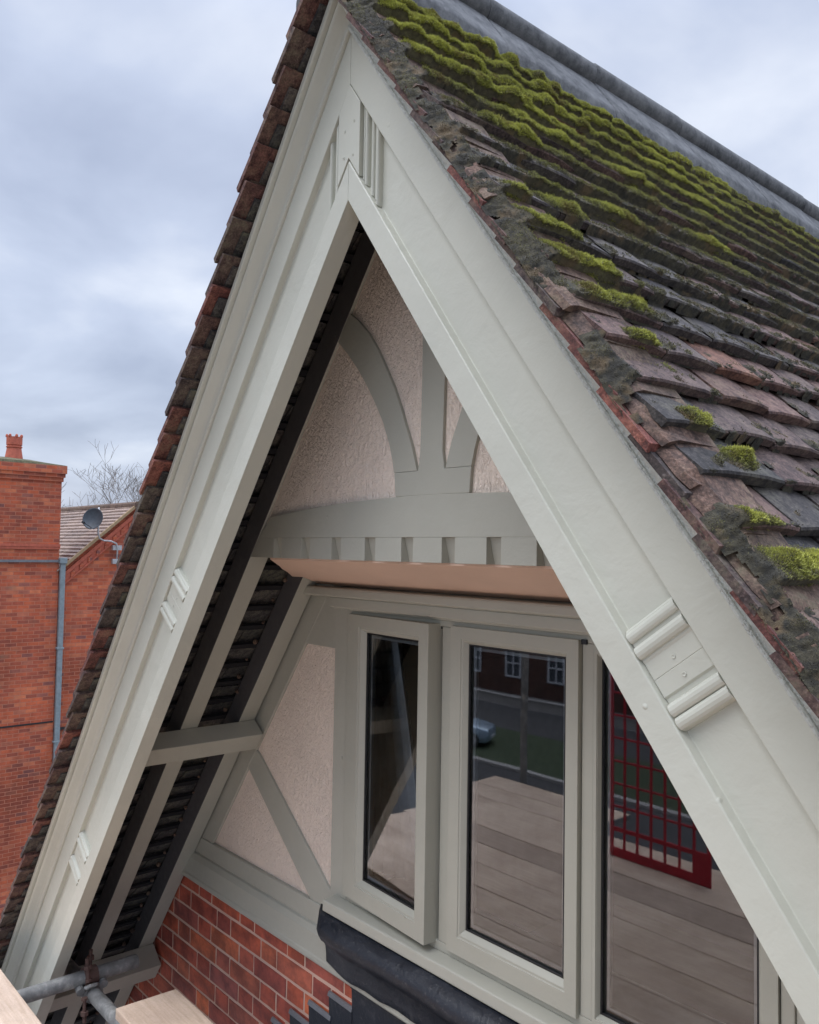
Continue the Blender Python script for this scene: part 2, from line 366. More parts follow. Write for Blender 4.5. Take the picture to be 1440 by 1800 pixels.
def block(sg, t0, par):
    mb = MB(); w0, w1 = .0672, .1835
    # profile along t: (t, y)
    pr = [(0, .0205), (0, .010), (.004, .007)]
    def reed(c, r, n=6): return [(c-r*math.cos(math.pi*k/n), .007-r*.68*math.sin(math.pi*k/n)) for k in range(n+1)]
    pr += reed(.016, .011)+reed(.047, .013)+[(.064, .007), (.068, .0088), (.100, .0086), (.1008, .0096), (.102, .0086), (.134, .0088), (.138, .0125), (.146, .0125)]+reed(.160, .012)+reed(.184, .012)+[(.1975, .012), (.1985, .0205)]
    mb.loft([[P(sg, t0+t, w, y) for t, y in pr] for w in (w0, .069, .182, w1)], True, True)
    o = mb.build('fluted_block', M_PAINT, par)
    mb = MB()
    for tt in (.085, .12):
        c = P(sg, t0+tt, .125, .0086); mb = MB(); mb.lathe(c, [(.0045, 0), (.0045, .0012), (.003, .0016), (.002, .0004), (.001, .0004)], 12, (0, -1, 0))
        mb.build('screw_head', M_PAINT, par)
for sg in (-1, 1):
    mb = MB(); rake(mb, BB, sg); bb = mb.build('bargeboard', M_PAINT, house, .0012)
    mb = MB(); rake(mb, CROWN, sg, x0=.0003); mb.build('crown_moulding', M_CRUST if sg > 0 else M_PAINT, bb)
    block(sg, 1.367, bb); block(sg, 2.735, bb)
# king block at the apex
def zt(x, w): return (w-abs(x)*s_)/c_
apex = MB(); hw = .0465
apex.xz([(0, zt(0, .1845)), (hw, zt(hw, .1845)), (hw, zt(hw, .067)), (0, zt(0, .067)), (-hw, zt(hw, .067)), (-hw, zt(hw, .1845))], -.001, .022)
ab = apex.build('apex_block', M_PAINT, house, .0012)
mb = MB()
for xx, zz in ((-.018, .19), (.022, .205), (-.02, .118), (.02, .115)):
    mb = MB(); mb.lathe((xx, -.001, zz), [(.0042, 0), (.0042, .001), (.0025, .0014), (.0018, .0003)], 10, (0, -1, 0)); mb.build('nail_head', M_PAINT, ab)
for sg in (-1, 1):
    for k, (xc, r, dep) in enumerate(((.0525, .0042, .010), (.0645, .0062, .013), (.0925, .0055, .013), (.1045, .0045, .010), (.1160, .0060, .016))):
        if sg < 0 and k > 2: continue
        mb = MB(); rings = []
        for i in range(9):
            a = math.pi*i/8; xx = xc-r*math.cos(a); yy = .0195-dep*math.sin(a)**.7
            rings.append([(sg*xx, yy, zt(xx, .1840)), (sg*xx, yy, zt(xx, .0675))])
        prof_t = [r_[0] for r_ in rings]+[(sg*(xc+r), .0215, zt(xc+r, .184)), (sg*(xc-r), .0215, zt(xc-r, .184))]
        prof_b = [r_[1] for r_ in rings]+[(sg*(xc+r), .0215, zt(xc+r, .0675)), (sg*(xc-r), .0215, zt(xc-r, .0675))]
        mb.loft([prof_t, prof_b], True, True); mb.build('flute', M_PAINT, ab)

# roof tiles
GA = .105; TW = .19
def roof_tiles(sg, yend, rows, mb, seed, w_butt=.398, length=.19, verge=-.078):
    rg = random.Random(seed)
    for i in range(rows):
        tb = .13+(i+1)*GA
        y = verge+rg.uniform(-.008, .008); first = True
        while y < yend:
            wd = TW*(1.5 if (first and i % 2) else 1.0); first = False
            g = .003; y0, y1 = y+g*rg.random(), y+wd-g*rg.random()
            lift = rg.uniform(-.002, .0035); sk = rg.uniform(-.0035, .0035); th = rg.uniform(.018, .023)
            slope = (.024/GA); cam_ = rg.uniform(.0015, .004); tj = rg.uniform(-.004, .004)
            prof = [(0, -.0035), (.004, 0), (.05, -.05*slope), (length, -length*slope)]
            ny = 5; vs = []
            for side in (0, 1):
                for (dt, dw) in prof:
                    for k in range(ny):
                        u = k/(ny-1); yy = y0+(y1-y0)*u
                        ed = .0025 if (k in (0, ny-1)) else 0
                        cmb = -cam_*(2*u-1)**2
                        ww = w_butt+lift+sk*(2*u-1)*.5+dw+cmb-(ed if side == 0 else 0)-(th if side else 0)
                        if side and dt == 0: ww += .003
                        tt = tb+tj-dt-(0.0 if side == 0 else 0)+sk*(u-.5)*.6
                        vs.append(PL(sg, max(tt, .02), ww, yy) if False else P(sg, tt-.398*tn, ww, yy))
            n = ny; m = len(prof); fs = []
            for r in range(m-1):
                for k in range(n-1):
                    a = r*n+k; fs.append((a, a+1, a+n+1, a+n)); b = m*n+a; fs.append((b, b+n, b+n+1, b+1))
            for k in range(n-1):
                fs.append((k, m*n+k, m*n+k+1, k+1)); a = (m-1)*n+k; fs.append((a, a+1, m*n+a+1, m*n+a))
            for r in range(m-1):
                a = r*n; fs.append((a, a+n, m*n+a+n, m*n+a)); a = r*n+n-1; fs.append((a, m*n+a, m*n+a+n, a+n))
            mb.add(vs, fs); y += wd
def undercloak(sg, rows, seed):
    rg = random.Random(seed); mb = MB(); mo = MB()
    for i in range(rows):
        t1 = .10+(i+1)*GA+rg.uniform(-.006, .006); t0 = t1-GA*1.35
        yv = -.118+rg.uniform(-.007, .007); wl = .353+rg.uniform(-.002, .003); th = .014; rise = .017 if sg > 0 else .026; wl += 0 if sg > 0 else .008
        def q(t, w, y): return P(sg, t-.36*tn, w, y)
        n = 4; vs = []
        for k in range(n):
            u = k/(n-1); y = yv+(.10-yv)*u; e = .003 if k == 0 else 0
            cm = -.002*(1-u)**2
            vs += [q(t1+.008*(1-u), wl+cm-e, y), q(t1, wl+th+cm+e*-1, y), q(t0, wl+th-rise+cm, y), q(t0, wl-rise+cm, y)]
        mb.loft([vs[4*k:4*k+4] for k in range(n)], True, True)
        # bedding mortar over the undercloak, ragged front
        ym = yv+rg.uniform(.004, .022)
        rings = []
        for k in range(5):
            u = k/4; t = t0+(t1-t0)*u+rg.uniform(-.008, .008)
            j = rg.uniform(-.004, .004); w0 = wl+th-rise*(1-u)-.002
            rings.append([q(t, w0, ym+j+.002), q(t, w0+.012+rg.uniform(-.003, .003), ym+j+.010), q(t, .384+rg.uniform(-.006, .004), ym+.03+j), q(t, .386, .05), q(t, w0, .05)])
        mo.loft(rings, True, True)
    return mb, mo
YEND = 4.6
for sg in (-1, 1):
    mb = MB(); roof_tiles(sg, YEND if sg > 0 else 3.2, 50, mb, 11+sg)
    rf = mb.build('roof_tiling', M_TILE if sg > 0 else M_TILED, house)
    a, b = undercloak(sg, 50, 5+sg)
    a.build('verge_undercloak', M_UNDER, rf, fixn=True); b.build('verge_mortar', M_GREYMORT, rf)
    # battens-high felt layer keeps daylight out above the wall line, starts behind the open soffit
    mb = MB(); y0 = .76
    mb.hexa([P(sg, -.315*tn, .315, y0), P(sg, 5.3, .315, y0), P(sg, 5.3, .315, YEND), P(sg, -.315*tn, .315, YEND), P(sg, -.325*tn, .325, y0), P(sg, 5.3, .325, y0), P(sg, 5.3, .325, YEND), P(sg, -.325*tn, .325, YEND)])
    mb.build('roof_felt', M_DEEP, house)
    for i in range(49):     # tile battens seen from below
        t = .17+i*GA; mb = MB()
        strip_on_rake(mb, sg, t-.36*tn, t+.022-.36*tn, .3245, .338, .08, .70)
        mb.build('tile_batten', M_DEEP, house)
    # torching: ragged lumps of lime mortar along the edges of each bay
    mb = MB(); rg = random.Random(3)
    for yc in (.100, .575):
        for i in range(48):
            t = .2+i*GA+rg.uniform(-.02, .02); r = rg.uniform(.006, .013)
            cx = P(sg, t-.33*tn, .318, yc+rg.uniform(-.02, .006))
            pr = [(0, -r), (r*.8, -r*.6), (r, 0), (r*.7, r*.7), (0, r)]
            mb.lathe(cx, pr, 6, (rg.random()-.5, rg.random()-.5, rg.random()))
    tag(mb.build('torching_mortar', M_GREYMORT, house, smooth=True), kind='stuff')
# ridge: roll-top ridge tiles
y = -.10; k = 0
while y < YEND:
    y1 = y+.53 if k else .49
    mb = MB(); rg = random.Random(k+50); j = rg.uniform(-.003, .003); zc = .735+j; r = .042; kn = .55 if k else 0
    wing = lambda sg, tl, w: (lambda q: (q[0], q[2]+j))(P(sg, tl-w*tn, w, 0))
    prof = [(math.cos(R(-62)+R(304)*i/16)*r, zc+math.sin(R(-62)+R(304)*i/16)*r) for i in range(17)]
    left = [wing(-1, .030, .434), wing(-1, .196, .431), wing(-1, .203, .426), wing(-1, .203, .404), (-.004, .655)]
    right = [(.004, .655), wing(1, .203, .404), wing(1, .203, .426), wing(1, .196, .431), wing(1, .030, .434)]
    pts = prof+left+right
    mb.loft([[(x*(1-e), yy, z-e*.4) for i, (x, z) in enumerate(pts)] for yy, e in ((y+.001, .02), (y+.007, 0), (y1-.007, 0), (y1-.001, .02))], True, False)
    for yy in (y+.001, y1-.001):      # roll and both wings closed off separately
        for pl in (prof, left[:4]+[(-.012, .69)], right[1:5]+[(.012, .69)]): mb.add([(x*.98, yy, z-.008) for x, z in pl], [tuple(range(len(pl)))])
    ro = mb.build('ridge_tile', M_RIDGE, house); ro.data.polygons.foreach_set('use_smooth', [abs(p_.normal.y) < .5 for p_ in ro.data.polygons]); ro.data.set_sharp_from_angle(angle=R(38)); y = y1; k += 1
mb = MB(); mb.xz([(-.085, .575), (.085, .575), (.03, .66), (-.03, .66)], -.07, YEND-.1); mb.build('ridge_bedding', M_GREYMORT, house)

# rafters, purlins
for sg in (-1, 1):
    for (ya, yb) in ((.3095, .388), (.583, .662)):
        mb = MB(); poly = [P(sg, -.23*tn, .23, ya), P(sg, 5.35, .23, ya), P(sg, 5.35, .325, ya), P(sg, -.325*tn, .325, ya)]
        mb.prism(poly, (0, yb-ya, 0)); mb.mi = [1, 1, 0, 1, 1, 1]; mb.build('rafter', [M_JOIN, M_SHADE], house, .003)  # every face but the underside carries the soffit shade as colour
    mb = MB(); strip_on_rake(mb, sg, 2.439-.14*tn, 2.531-.14*tn, .140, .2285, .058, WALL-.012); mb.build('purlin', M_JOIN, house, .003)
    mb = MB(); strip_on_rake(mb, sg, 4.06-.14*tn, 4.17-.14*tn, .105, .2285, .058, WALL-.012); mb.build('purlin', M_JOIN, house, .003)

# upper gable panel
mb = MB(); zb = -.953
zb = -.86; mb.xz([(-(.2295-zb*c_)/s_, zb), ((.2295-zb*c_)/s_, zb), (0, .2295/c_)], .321, .344); mb.build('render_panel', M_REND, house)
timb = MB()
def clipw(x, z, w=.2285):
    m = (w-z*c_)/s_; return (max(-m, min(m, x)), z)
def cham(pts): return pts
for sg in (-1, 1):
    outer = [(.1622, -.690), (.172, -.650), (.188, -.60), (.218, -.535), (.258, -.470), (.300, -.412), (.350, -.350), (.405, -.292), (.460, -.243)]
    inner = [(.400, -.160), (.350, -.197), (.300, -.243), (.250, -.305), (.205, -.375), (.168, -.435), (.136, -.500), (.110, -.560), (.086, -.612), (.060, -.6898)]
    end_o = (.520, -.196); end_i = (.455, -.125)
    poly = outer+[clipw(*end_o), clipw(*end_i)]+inner
    mb = MB(); mb.xz([(sg*a, b) for a, b in poly], D1, .330); mb.build('curved_brace', M_JOIN, house, .0025)
mb = MB(); mb.xz([(-.155, -.7632), (.155, -.7632), (.162, -.6905), (.056, -.6905), (.047, -.64), (.052, -.43), (.046, zt(.046, .2285)), (0, zt(0, .2285)), (-.046, zt(.046, .2285)), (-.044, -.43), (-.047, -.64), (-.056, -.6905), (-.162, -.6905)], D1, .331); mb.build('king_post', M_JOIN, house, .0025)
mb = MB()
top = [(x*.01, -.762-(x*.01)**2*.065) for x in range(-110, 111, 5)]
top = [(a, b) for a, b in top if abs(a) < (.2285-b*c_)/s_]
zn = -.883; xb = (.2285-zn*c_)/s_
mb.xz([(-xb, zn), (xb, zn)]+top[::-1], D1, .345)
cs = [-.800, -.625, -.449, -.273, -.098, .076, .248, .420, .590, .760]; hw = .026; zl = -.955; xl = (.2285-zl*c_)/s_
edges = [-xb]+[q for c in cs for q in (c-hw, c+hw)]+[xb]
for k in range(0, len(edges), 2):
    a, b = edges[k], edges[k+1]
    al = -xl if k == 0 else a; bl = xl if k == len(edges)-2 else b
    mb.xz([(al, zl), (bl, zl), (b, zn-.0002), (a, zn-.0002)], D1, .345)
for c in cs:
    a, b = c-hw, c+hw
    mb.hexa([(a, D1+.032, zl), (b, D1+.032, zl), (b, .346, zl), (a, .346, zl), (a, D1+.012, zn-.0003), (b, D1+.012, zn-.0003), (b, .346, zn-.0003), (a, .346, zn-.0003)])
mb.build('tie_beam', M_JOIN, house, .0012)
# plaster soffit stepping back to the window head
mb = MB(); pa = []; rg = random.Random(9)
def sof(y): return -.957-(y-.33)*.3
for k in range(9):
    y = .345+(.69-.345)*k/8; xe = .905+(y-.345)*.90+rg.uniform(-.006, .006)
    pa.append([(-xe, y, sof(y)), (xe, y, sof(y)), (xe, y, sof(y)+.02), (-xe, y, sof(y)+.02)])
mb.loft(pa, True, True); mb.build('plaster_soffit', M_SOFF, house)

# wall plane timbers and render at first-floor level
Wl = WALL
for sg in (-1, 1):
    def S(pts): return [(sg*a, b) for a, b in pts]
    mb = MB(); mb.xz(S([(.9, -1.25), (1.14, -1.25), (2.02, -2.36), (.9, -2.36)]), Wl+.012, Wl+.04); mb.build('render_panel', M_REND, house)
    mb = MB()
    x_at = lambda z, w: (w-z*c_)/s_
    mb.xz(S([(x_at(-1.06, .151), -1.06), (x_at(-1.06, .31), -1.06), (x_at(-2.40, .31), -2.40), (x_at(-2.40, .151), -2.40)]), Wl-.001, Wl+.03); mb.build('wall_post', M_JOIN, house, .003)
    mb = MB(); mb.xz(S([(.9425, -1.065), (x_at(-1.065, .158), -1.065), (x_at(-1.310, .158), -1.310), (.9425, -1.310)]), Wl+.0005, Wl+.03); mb.build('wall_rail', M_JOIN, house, .002)
    mb = MB(); mb.xz(S([(.865, -1.15), (.943, -1.15), (.943, -2.36), (.865, -2.36)]), Wl-.0005, Wl+.03); mb.build('wall_post', M_JOIN, house, .003)
    mb = MB(); mb.xz(S([(1.60, -1.88), (1.5760, -1.911), (1.045, -2.345), (.943, -2.345), (.943, -2.2485), (1.497, -1.826), (1.55, -1.80)]), Wl+.001, Wl+.03); mb.build('wall_brace', M_JOIN, house, .002)
    # plate: upper rail plus splayed lower moulding
    prof = [(Wl+.03, -2.318), (Wl-.004, -2.318), (Wl-.006, -2.322), (Wl-.006, -2.392), (Wl-.004, -2.398), (Wl-.014, -2.402), (Wl-.018, -2.410), (Wl-.026, -2.424), (Wl-.029, -2.500), (Wl-.033, -2.506), (Wl-.033, -2.522), (Wl-.029, -2.530), (Wl+.03, -2.530)]
    for q, xs in enumerate((1,)):
        mb = MB(); x1 = 2.08; x0 = .0
        mb.loft([[(sg*x0, y, z) for y, z in prof], [(sg*(x1+.1*(0 if z > -2.4 else 1)), y, z) for y, z in prof]], True, True); mb.build('wall_plate', M_JOIN, house, .002)

# brick wall, every brick its own block in Flemish bond
mb = MB(); mo = MB(); rg = random.Random(21); BR = .0868; PER = .3915
x_at = lambda z, w: (w-z*c_)/s_
for r in range(0, 14):
    z1 = -2.518-.0+.0-r*BR+(.0); z1 = -2.605+BR-r*BR; z0 = z1-BR
    off = -2.228+(PER/2+.012 if r % 2 == 0 else 0)-PER*3
    x = off
    for k in range(14):
        for L_, isS in ((.1275, 0), (.264, 1)):
            a, b = x, x+L_; x = b
            lim = x_at(z0, .33)
            a2, b2 = max(a, -lim), b
            if b2 > .35 or b2-a2 < .03: continue
            g = .0058; d = rg.uniform(-.001, .001)
            aa, bb_, zz0, zz1 = a2+g+rg.uniform(-.0015, .0015), b2-g+rg.uniform(-.0015, .0015), z0+.007+rg.uniform(-.001, .001), z1-.007+rg.uniform(-.001, .001)
            y0 = Wl+.001+d
            zz1 = min(zz1, -2.5312)
            if zz1-zz0 < .01: continue
            nx, nz = 5, 3; vs = []
            for iz in range(nz+1):
                for ix in range(nx+1):
                    ex = 0 < ix < nx; ez = 0 < iz < nz
                    vs.append((aa+(bb_-aa)*ix/nx+(0 if ex else rg.uniform(-.0012, .0012)), y0+(rg.uniform(-.0006, .0006) if ex and ez else .0012), zz0+(zz1-zz0)*iz/nz+(0 if ez else rg.uniform(-.0013, .0013))))
            n0 = len(vs)
            fs = [(iz*(nx+1)+ix, iz*(nx+1)+ix+1, (iz+1)*(nx+1)+ix+1, (iz+1)*(nx+1)+ix) for iz in range(nz) for ix in range(nx)]
            vs += [(aa, y0+.05, zz0), (bb_, y0+.05, zz0), (bb_, y0+.05, zz1), (aa, y0+.05, zz1)]
            bot = list(range(nx+1)); topr = [nz*(nx+1)+i for i in range(nx+1)]; lf = [i*(nx+1) for i in range(nz+1)]; rt = [i*(nx+1)+nx for i in range(nz+1)]
            fs += [tuple(bot[::-1])+(n0, n0+1), tuple(topr)+(n0+2, n0+3), tuple(lf)+(n0+3, n0), tuple(rt[::-1])+(n0+1, n0+2), (n0, n0+3, n0+2, n0+1)]
            mb.add(vs, fs)
bw = mb.build('brick_facing', M_BRICK, house)
zb = -3.72
mo.xz([(.34, -2.531), (-x_at(-2.531, .322), -2.531), (-x_at(zb, .322), zb), (.34, zb)], Wl+.0045, Wl+.10)
mo.build('mortar_bed', M_MORT, bw)
mb = MB(); mb.box(-3.1, 3.1, Wl+.02, Wl+.30, -9.7, -3.725)
mb.xz([(.345, -2.531), (2.2, -2.531), (3.1, -3.72), (.345, -3.72)], Wl+.01, Wl+.3)
mb.build('lower_wall', M_HOUSEB, house)
for sg in (-1, 1): mb = MB(); mb.box(min(sg*2.82, sg*3.1), max(sg*2.82, sg*3.1), Wl+.301, YEND-.2, -9.7, -3.9); mb.build('side_wall', M_HOUSEBX, house)
mb = MB(); mb.xz([(-3.1, -9.7), (3.1, -9.7), (3.1, -3.9), (0, .2), (-3.1, -3.9)], YEND-.19, YEND-.05); mb.build('rear_wall', M_HOUSEB, house)

# window
win = MB(); XF = .856
prof_top = [(Wl+.05, -1.065), (Wl-.052, -1.070), (Wl-.055, -1.078), (Wl-.055, -1.100), (Wl-.040, -1.106), (Wl+.05, -1.106)]
mb = MB(); mb.loft([[(-1.20, y, z) for y, z in prof_top], [(1.20, y, z) for y, z in prof_top]], True, True); mb.build('window_cornice', M_JOIN, house, .003)
mb = MB(); pr2 = [(Wl+.04, -1.1062), (Wl-.034, -1.1062), (Wl-.036, -1.110), (Wl-.036, -1.143), (Wl-.030, -1.147), (Wl-.018, -1.1475), (Wl-.018, -1.1535), (Wl+.04, -1.1535)]
mb.loft([[(-.934, y, z) for y, z in pr2], [(.934, y, z) for y, z in pr2]], True, True); hd = mb.build('window_head', M_JOIN, house, .002)
wo = MB(); FY0, FY1 = Wl-.006, Wl+.065
def framebars(mb, rects, y0, y1):
    for a, b, c, d in rects: mb.box(a, b, y0, y1, c, d)
framebars(wo, [(-.8645, -.832, -2.245, -1.154), (.832, .8645, -2.245, -1.154), (-.8318, .8318, -1.176, -1.1542), (-.8318, .8318, -2.245, -2.213), (-.322, -.272, -2.2128, -1.1763), (.262, .302, -2.2128, -1.1763)], FY0, FY1)
window = wo.build('window', M_UPVC, house, .003)
def sash(x0, x1, z0, z1, gx0, gx1, gz0, gz1, rot=0.0, name='sash', y0=Wl-.020, y1=Wl+.045):
    piv = Vector((x0, y1, 0)); ca, sa = math.cos(rot), math.sin(rot)
    def tr(mb):
        mb.v = [(piv.x+(v[0]-piv.x)*ca+(v[1]-piv.y)*sa, piv.y-(v[0]-piv.x)*sa+(v[1]-piv.y)*ca, v[2]) for v in mb.v]; return mb
    mb = MB()
    # moulded frame ring: outer flat, small quirk, then splay down to the glass line
    steps = [(0, y1), (0, y0), (.003, y0-.0005), (None, y0), (None, y0+.004), (None, y0+.004), (None, y0+.020), (None, y1)]
    def ring(u, y):
        a = (x0+(gx0-x0)*u, z0+(gz0-z0)*u, x1+(gx1-x1)*u, z1+(gz1-z1)*u)
        return [(a[0], y, a[1]), (a[2], y, a[1]), (a[2], y, a[3]), (a[0], y, a[3])]
    rings = [ring(0, y1), ring(0, y0), ring(.70, y0), ring(.715, y0+.0035), ring(.80, y0+.0035), ring(1.0, y0+.019), ring(1.0, y1), ring(0, y1)]
    mb.loft(rings, True, False)
    s = tr(mb).build(name, M_UPVC, window, .0012)
    mb = MB(); e = .005
    framebars(mb, [(gx0, gx0+e, gz0, gz1), (gx1-e, gx1, gz0, gz1), (gx0+e, gx1-e, gz0, gz0+e), (gx0+e, gx1-e, gz1-e, gz1)], y0+.019, y0+.026)
    tr(mb).build('gasket', M_BLACK, window)
    mb = MB(); e0 = .0105; e1 = .020
    framebars(mb, [(gx0+e0, gx0+e1, gz0+e0, gz1-e0), (gx1-e1, gx1-e0, gz0+e0, gz1-e0), (gx0+e1, gx1-e1, gz0+e0, gz0+e1), (gx0+e1, gx1-e1, gz1-e1, gz1-e0)], y0+.034, y0+.046)
    tr(mb).build('glazing_spacer', M_SPACER, window)
    mb = MB(); mb.add([(gx0, y0+.028, gz0), (gx1, y0+.028, gz0), (gx1, y0+.028, gz1), (gx0, y0+.028, gz1)], [(0, 1, 2, 3)])
    tr(mb).build('pane', M_GLASS, window, fixn=False)
sash(-.828, -.331, -2.222, -1.166, -.727, -.404, -2.140, -1.230, rot=R(4.3))
sash(-.268, .258, -2.222, -1.168, -.199, .200, -2.140, -1.224)
sash(.306, .829, -2.222, -1.172, .321, .774, -2.190, -1.216, y0=Wl-.012)
mb = MB(); mb.box(-.335, -.318, Wl-.002, Wl+.01, -1.185, -1.166); mb.build('hinge', M_BLACK, window); mb = MB(); mb.box(.262, .280, Wl-.012, Wl, -1.180, -1.166); mb.build('hinge', M_BLACK, window)
mb = MB(); sp = [(Wl+.06, -2.2455), (Wl-.005, -2.2455), (Wl-.055, -2.2505), (Wl-.062, -2.253), (Wl-.063, -2.290), (Wl-.058, -2.294), (Wl+.06, -2.294)]
mb.loft([[(-.905, y, z) for y, z in sp], [(.905, y, z) for y, z in sp]], True, True); mb.build('window_sill', M_JOIN, house, .003)
# room behind the window
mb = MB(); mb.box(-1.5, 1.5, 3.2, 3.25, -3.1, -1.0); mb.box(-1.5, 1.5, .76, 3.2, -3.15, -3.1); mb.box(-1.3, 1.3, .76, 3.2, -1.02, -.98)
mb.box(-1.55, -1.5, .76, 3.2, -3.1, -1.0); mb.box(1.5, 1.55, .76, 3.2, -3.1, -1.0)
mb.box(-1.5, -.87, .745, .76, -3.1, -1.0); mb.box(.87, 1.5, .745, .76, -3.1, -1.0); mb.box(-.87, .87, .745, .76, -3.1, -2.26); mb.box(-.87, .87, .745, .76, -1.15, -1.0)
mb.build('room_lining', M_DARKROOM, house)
mb = MB(); mb.box(-.87, .87, .742, .99, -2.262, -2.236); mb.build('window_board', M_WHITE, house, .004)
mb = MB(); rows = []
for iz in range(9):
    z = -2.22+1.08*iz/8; rows.append([(-1.02+.0105*k, .875+.016*math.sin(k*1.35+.2*math.sin(iz))-.0008*k*(iz-4), z) for k in range(32)])
fs = []
vs = [p for r in rows for p in r]
for iz in range(8):
    for k in range(31): fs.append((iz*32+k, iz*32+k+1, (iz+1)*32+k+1, (iz+1)*32+k))
mb.add(vs, fs); o = mb.build('curtain', M_CURT, house, smooth=True)
sm = o.modifiers.new('thick', 'SOLIDIFY'); sm.thickness = .004

# lead apron under the sill
mb = MB(); rg = random.Random(4)
pr = [(Wl-.012, -2.2945), (Wl-.045, -2.297), (Wl-.082, -2.306), (Wl-.106, -2.328), (Wl-.112, -2.352), (Wl-.100, -2.378), (Wl-.070, -2.400), (Wl-.052, -2.425), (Wl-.046, -2.452), (Wl-.044, -2.478), (Wl-.036, -2.484), (Wl-.034, -2.46), (Wl-.032, -2.30)]
rings = []
n = 46
for k in range(n+1):
    x = -.945+1.89*k/n; edge = min(1, min(k, n-k)/2.2); wv = .0035*math.sin(x*11)+.002*math.sin(x*37+1)+rg.uniform(-.0008, .0008)
    ring = []
    for i, (y, z) in enumerate(pr):
        dy = (Wl-.03-y)
        yy = Wl-.03-dy*(.25+.75*edge**.6)+wv*(.8 if 3 < i < 10 else .2)*edge
        zz = z+(wv*.9 if i >= 6 else 0)
        if i in (8, 9, 10): zz -= max(0, min(.022, (x+.945)*.18))*(1 if x < -.4 else 1)
        ring.append((x+(0.03*(i-3)*.22 if k == 0 else 0), yy, zz))
    rings.append(ring)
mb.loft(rings, True, True); mb.build('lead_apron', M_LEAD, house, smooth=True)
st = [(-.785, -2.545), (-.925, -2.628), (-1.055, -2.713), (-1.185, -2.800), (-1.315, -2.886), (-1.445, -2.972)]
for k, (x, z) in enumerate(st):
    y0 = Wl-.006-.002*k
    nx = x+.148 if k else x+.9
    mb = MB()
    mb.xz([(x, z), (nx, z-.004), (nx, z-.60), (x+.035, z-.60)], y0-.003, y0+.001, 0)
    mb.hexa([(x-.004, y0-.007, z-.004), (nx, y0-.007, z-.006), (nx, y0+.006, z-.006), (x-.006, y0+.006, z-.004), (x-.002, y0-.003, z+.012), (nx, y0-.003, z+.010), (nx, y0+.006, z+.011), (x-.004, y0+.006, z+.013)], 1 if k else 0)
    mb.build('stepped_flashing', [M_LEAD, M_LEADG], house, .0015)
# small lead-covered bay roof beneath the flashing
mb = MB(); q = [(.6, -2.62), (-.72, -2.62), (-1.62, -3.20), (.6, -3.20)]
mb.add([(-.72, Wl-.008, -2.66), (.9, Wl-.008, -2.66), (.9, .30, -3.05), (-.95, .30, -3.05), (-1.62, Wl-.008, -3.22), (.9, Wl-.008, -3.22), (.9, .30, -3.22), (-1.3, .30, -3.22)],
       [(0, 1, 2, 3), (0, 3, 7, 4), (3, 2, 6, 7), (4, 7, 6, 5), (0, 4, 5, 1), (1, 5, 6, 2)]); mb.build('lead_bay_roof', M_LEAD, house)

# ================================================================== moss on the roof
def smooth_noise(x, y, sc_, seed):
    r_ = np.random.default_rng(seed); tab = r_.random((64, 64))
    def lay(x, y):
        xi, yi = np.floor(x).astype(int), np.floor(y).astype(int); fx, fy = x-xi, y-yi; fx, fy = fx*fx*(3-2*fx), fy*fy*(3-2*fy)
        g = lambda i, j: tab[(xi+i) % 64, (yi+j) % 64]
        return (g(0, 0)*(1-fx)+g(1, 0)*fx)*(1-fy)+(g(0, 1)*(1-fx)+g(1, 1)*fx)*fy
    return (lay(x*sc_, y*sc_)+.5*lay(x*sc_*2.1+7, y*sc_*2.1+3)+.25*lay(x*sc_*4.3+1, y*sc_*4.3+9))/1.75
NAMED = ((.73, .16, .07, .95), (1.01, .13, .05, .9), (.46, -.02, .10, 1.0), (.33, .12, .12, 1.0), (.55, .32, .14, .95), (.93, .40, .06, .8), (1.20, -.02, .06, .95), (1.27, .05, .055, 1.0),
         (1.33, .105, .035, 1.15), (1.36, .0, .045, .7), (1.09, -.05, .035, .9), (1.28, -.085, .03, .8), (1.75, .09, .026, 1.1), (1.69, .015, .022, .9), (1.50, .04, .03, .9), (1.52, .10, .02, .8),
         (1.915, -.06, .026, 1.0), (1.97, .01, .045, 1.1), (1.985, .075, .03, 1.0), (.62, .75, .10, .8), (.85, .95, .08, .7), (.40, 1.2, .2, .8))
def lushness(t, y):
    L_ = np.clip((1.28-(t-.2)*2.0-np.maximum(0, y-.7)*.22)*(.55+.9*smooth_noise(t, y, 3.2, 44)), 0, 1)
    return L_
def named(t, y):
    v = np.zeros_like(t)
    for (a, b, s2, g) in NAMED: v = np.maximum(v, g*np.exp(-((t-a)**2+((y-b)*.75)**2)/(2*s2*s2)))
    return v
def coverage(t, y):
    fr = np.mod((t-.13)/GA, 1.0); edge = .22+.78*np.clip((fr-.15)/.5, 0, 1)
    edge = np.maximum(edge, .75*(fr < .06))
    n = smooth_noise(t, y, 6.5, 3)
    band = np.clip(1.45-(t-.2)*1.05, .10, 1.45); band = np.where(y < .02, band*.62, band); band = np.where(y > .9, band+.16, band)
    cov = np.clip(band*edge*(.05+2.0*(n-.12)), 0, 1)
    cov = np.where((t > 1.55), cov*.6, cov)
    verge = (y < -.072); nv = smooth_noise(t, y*3, 9, 8)
    cov = np.where(verge, np.clip((nv-.50)*3.0, 0, .7), cov)
    return np.maximum(cov, np.clip(named(t, y)*1.6-.25, 0, 1))
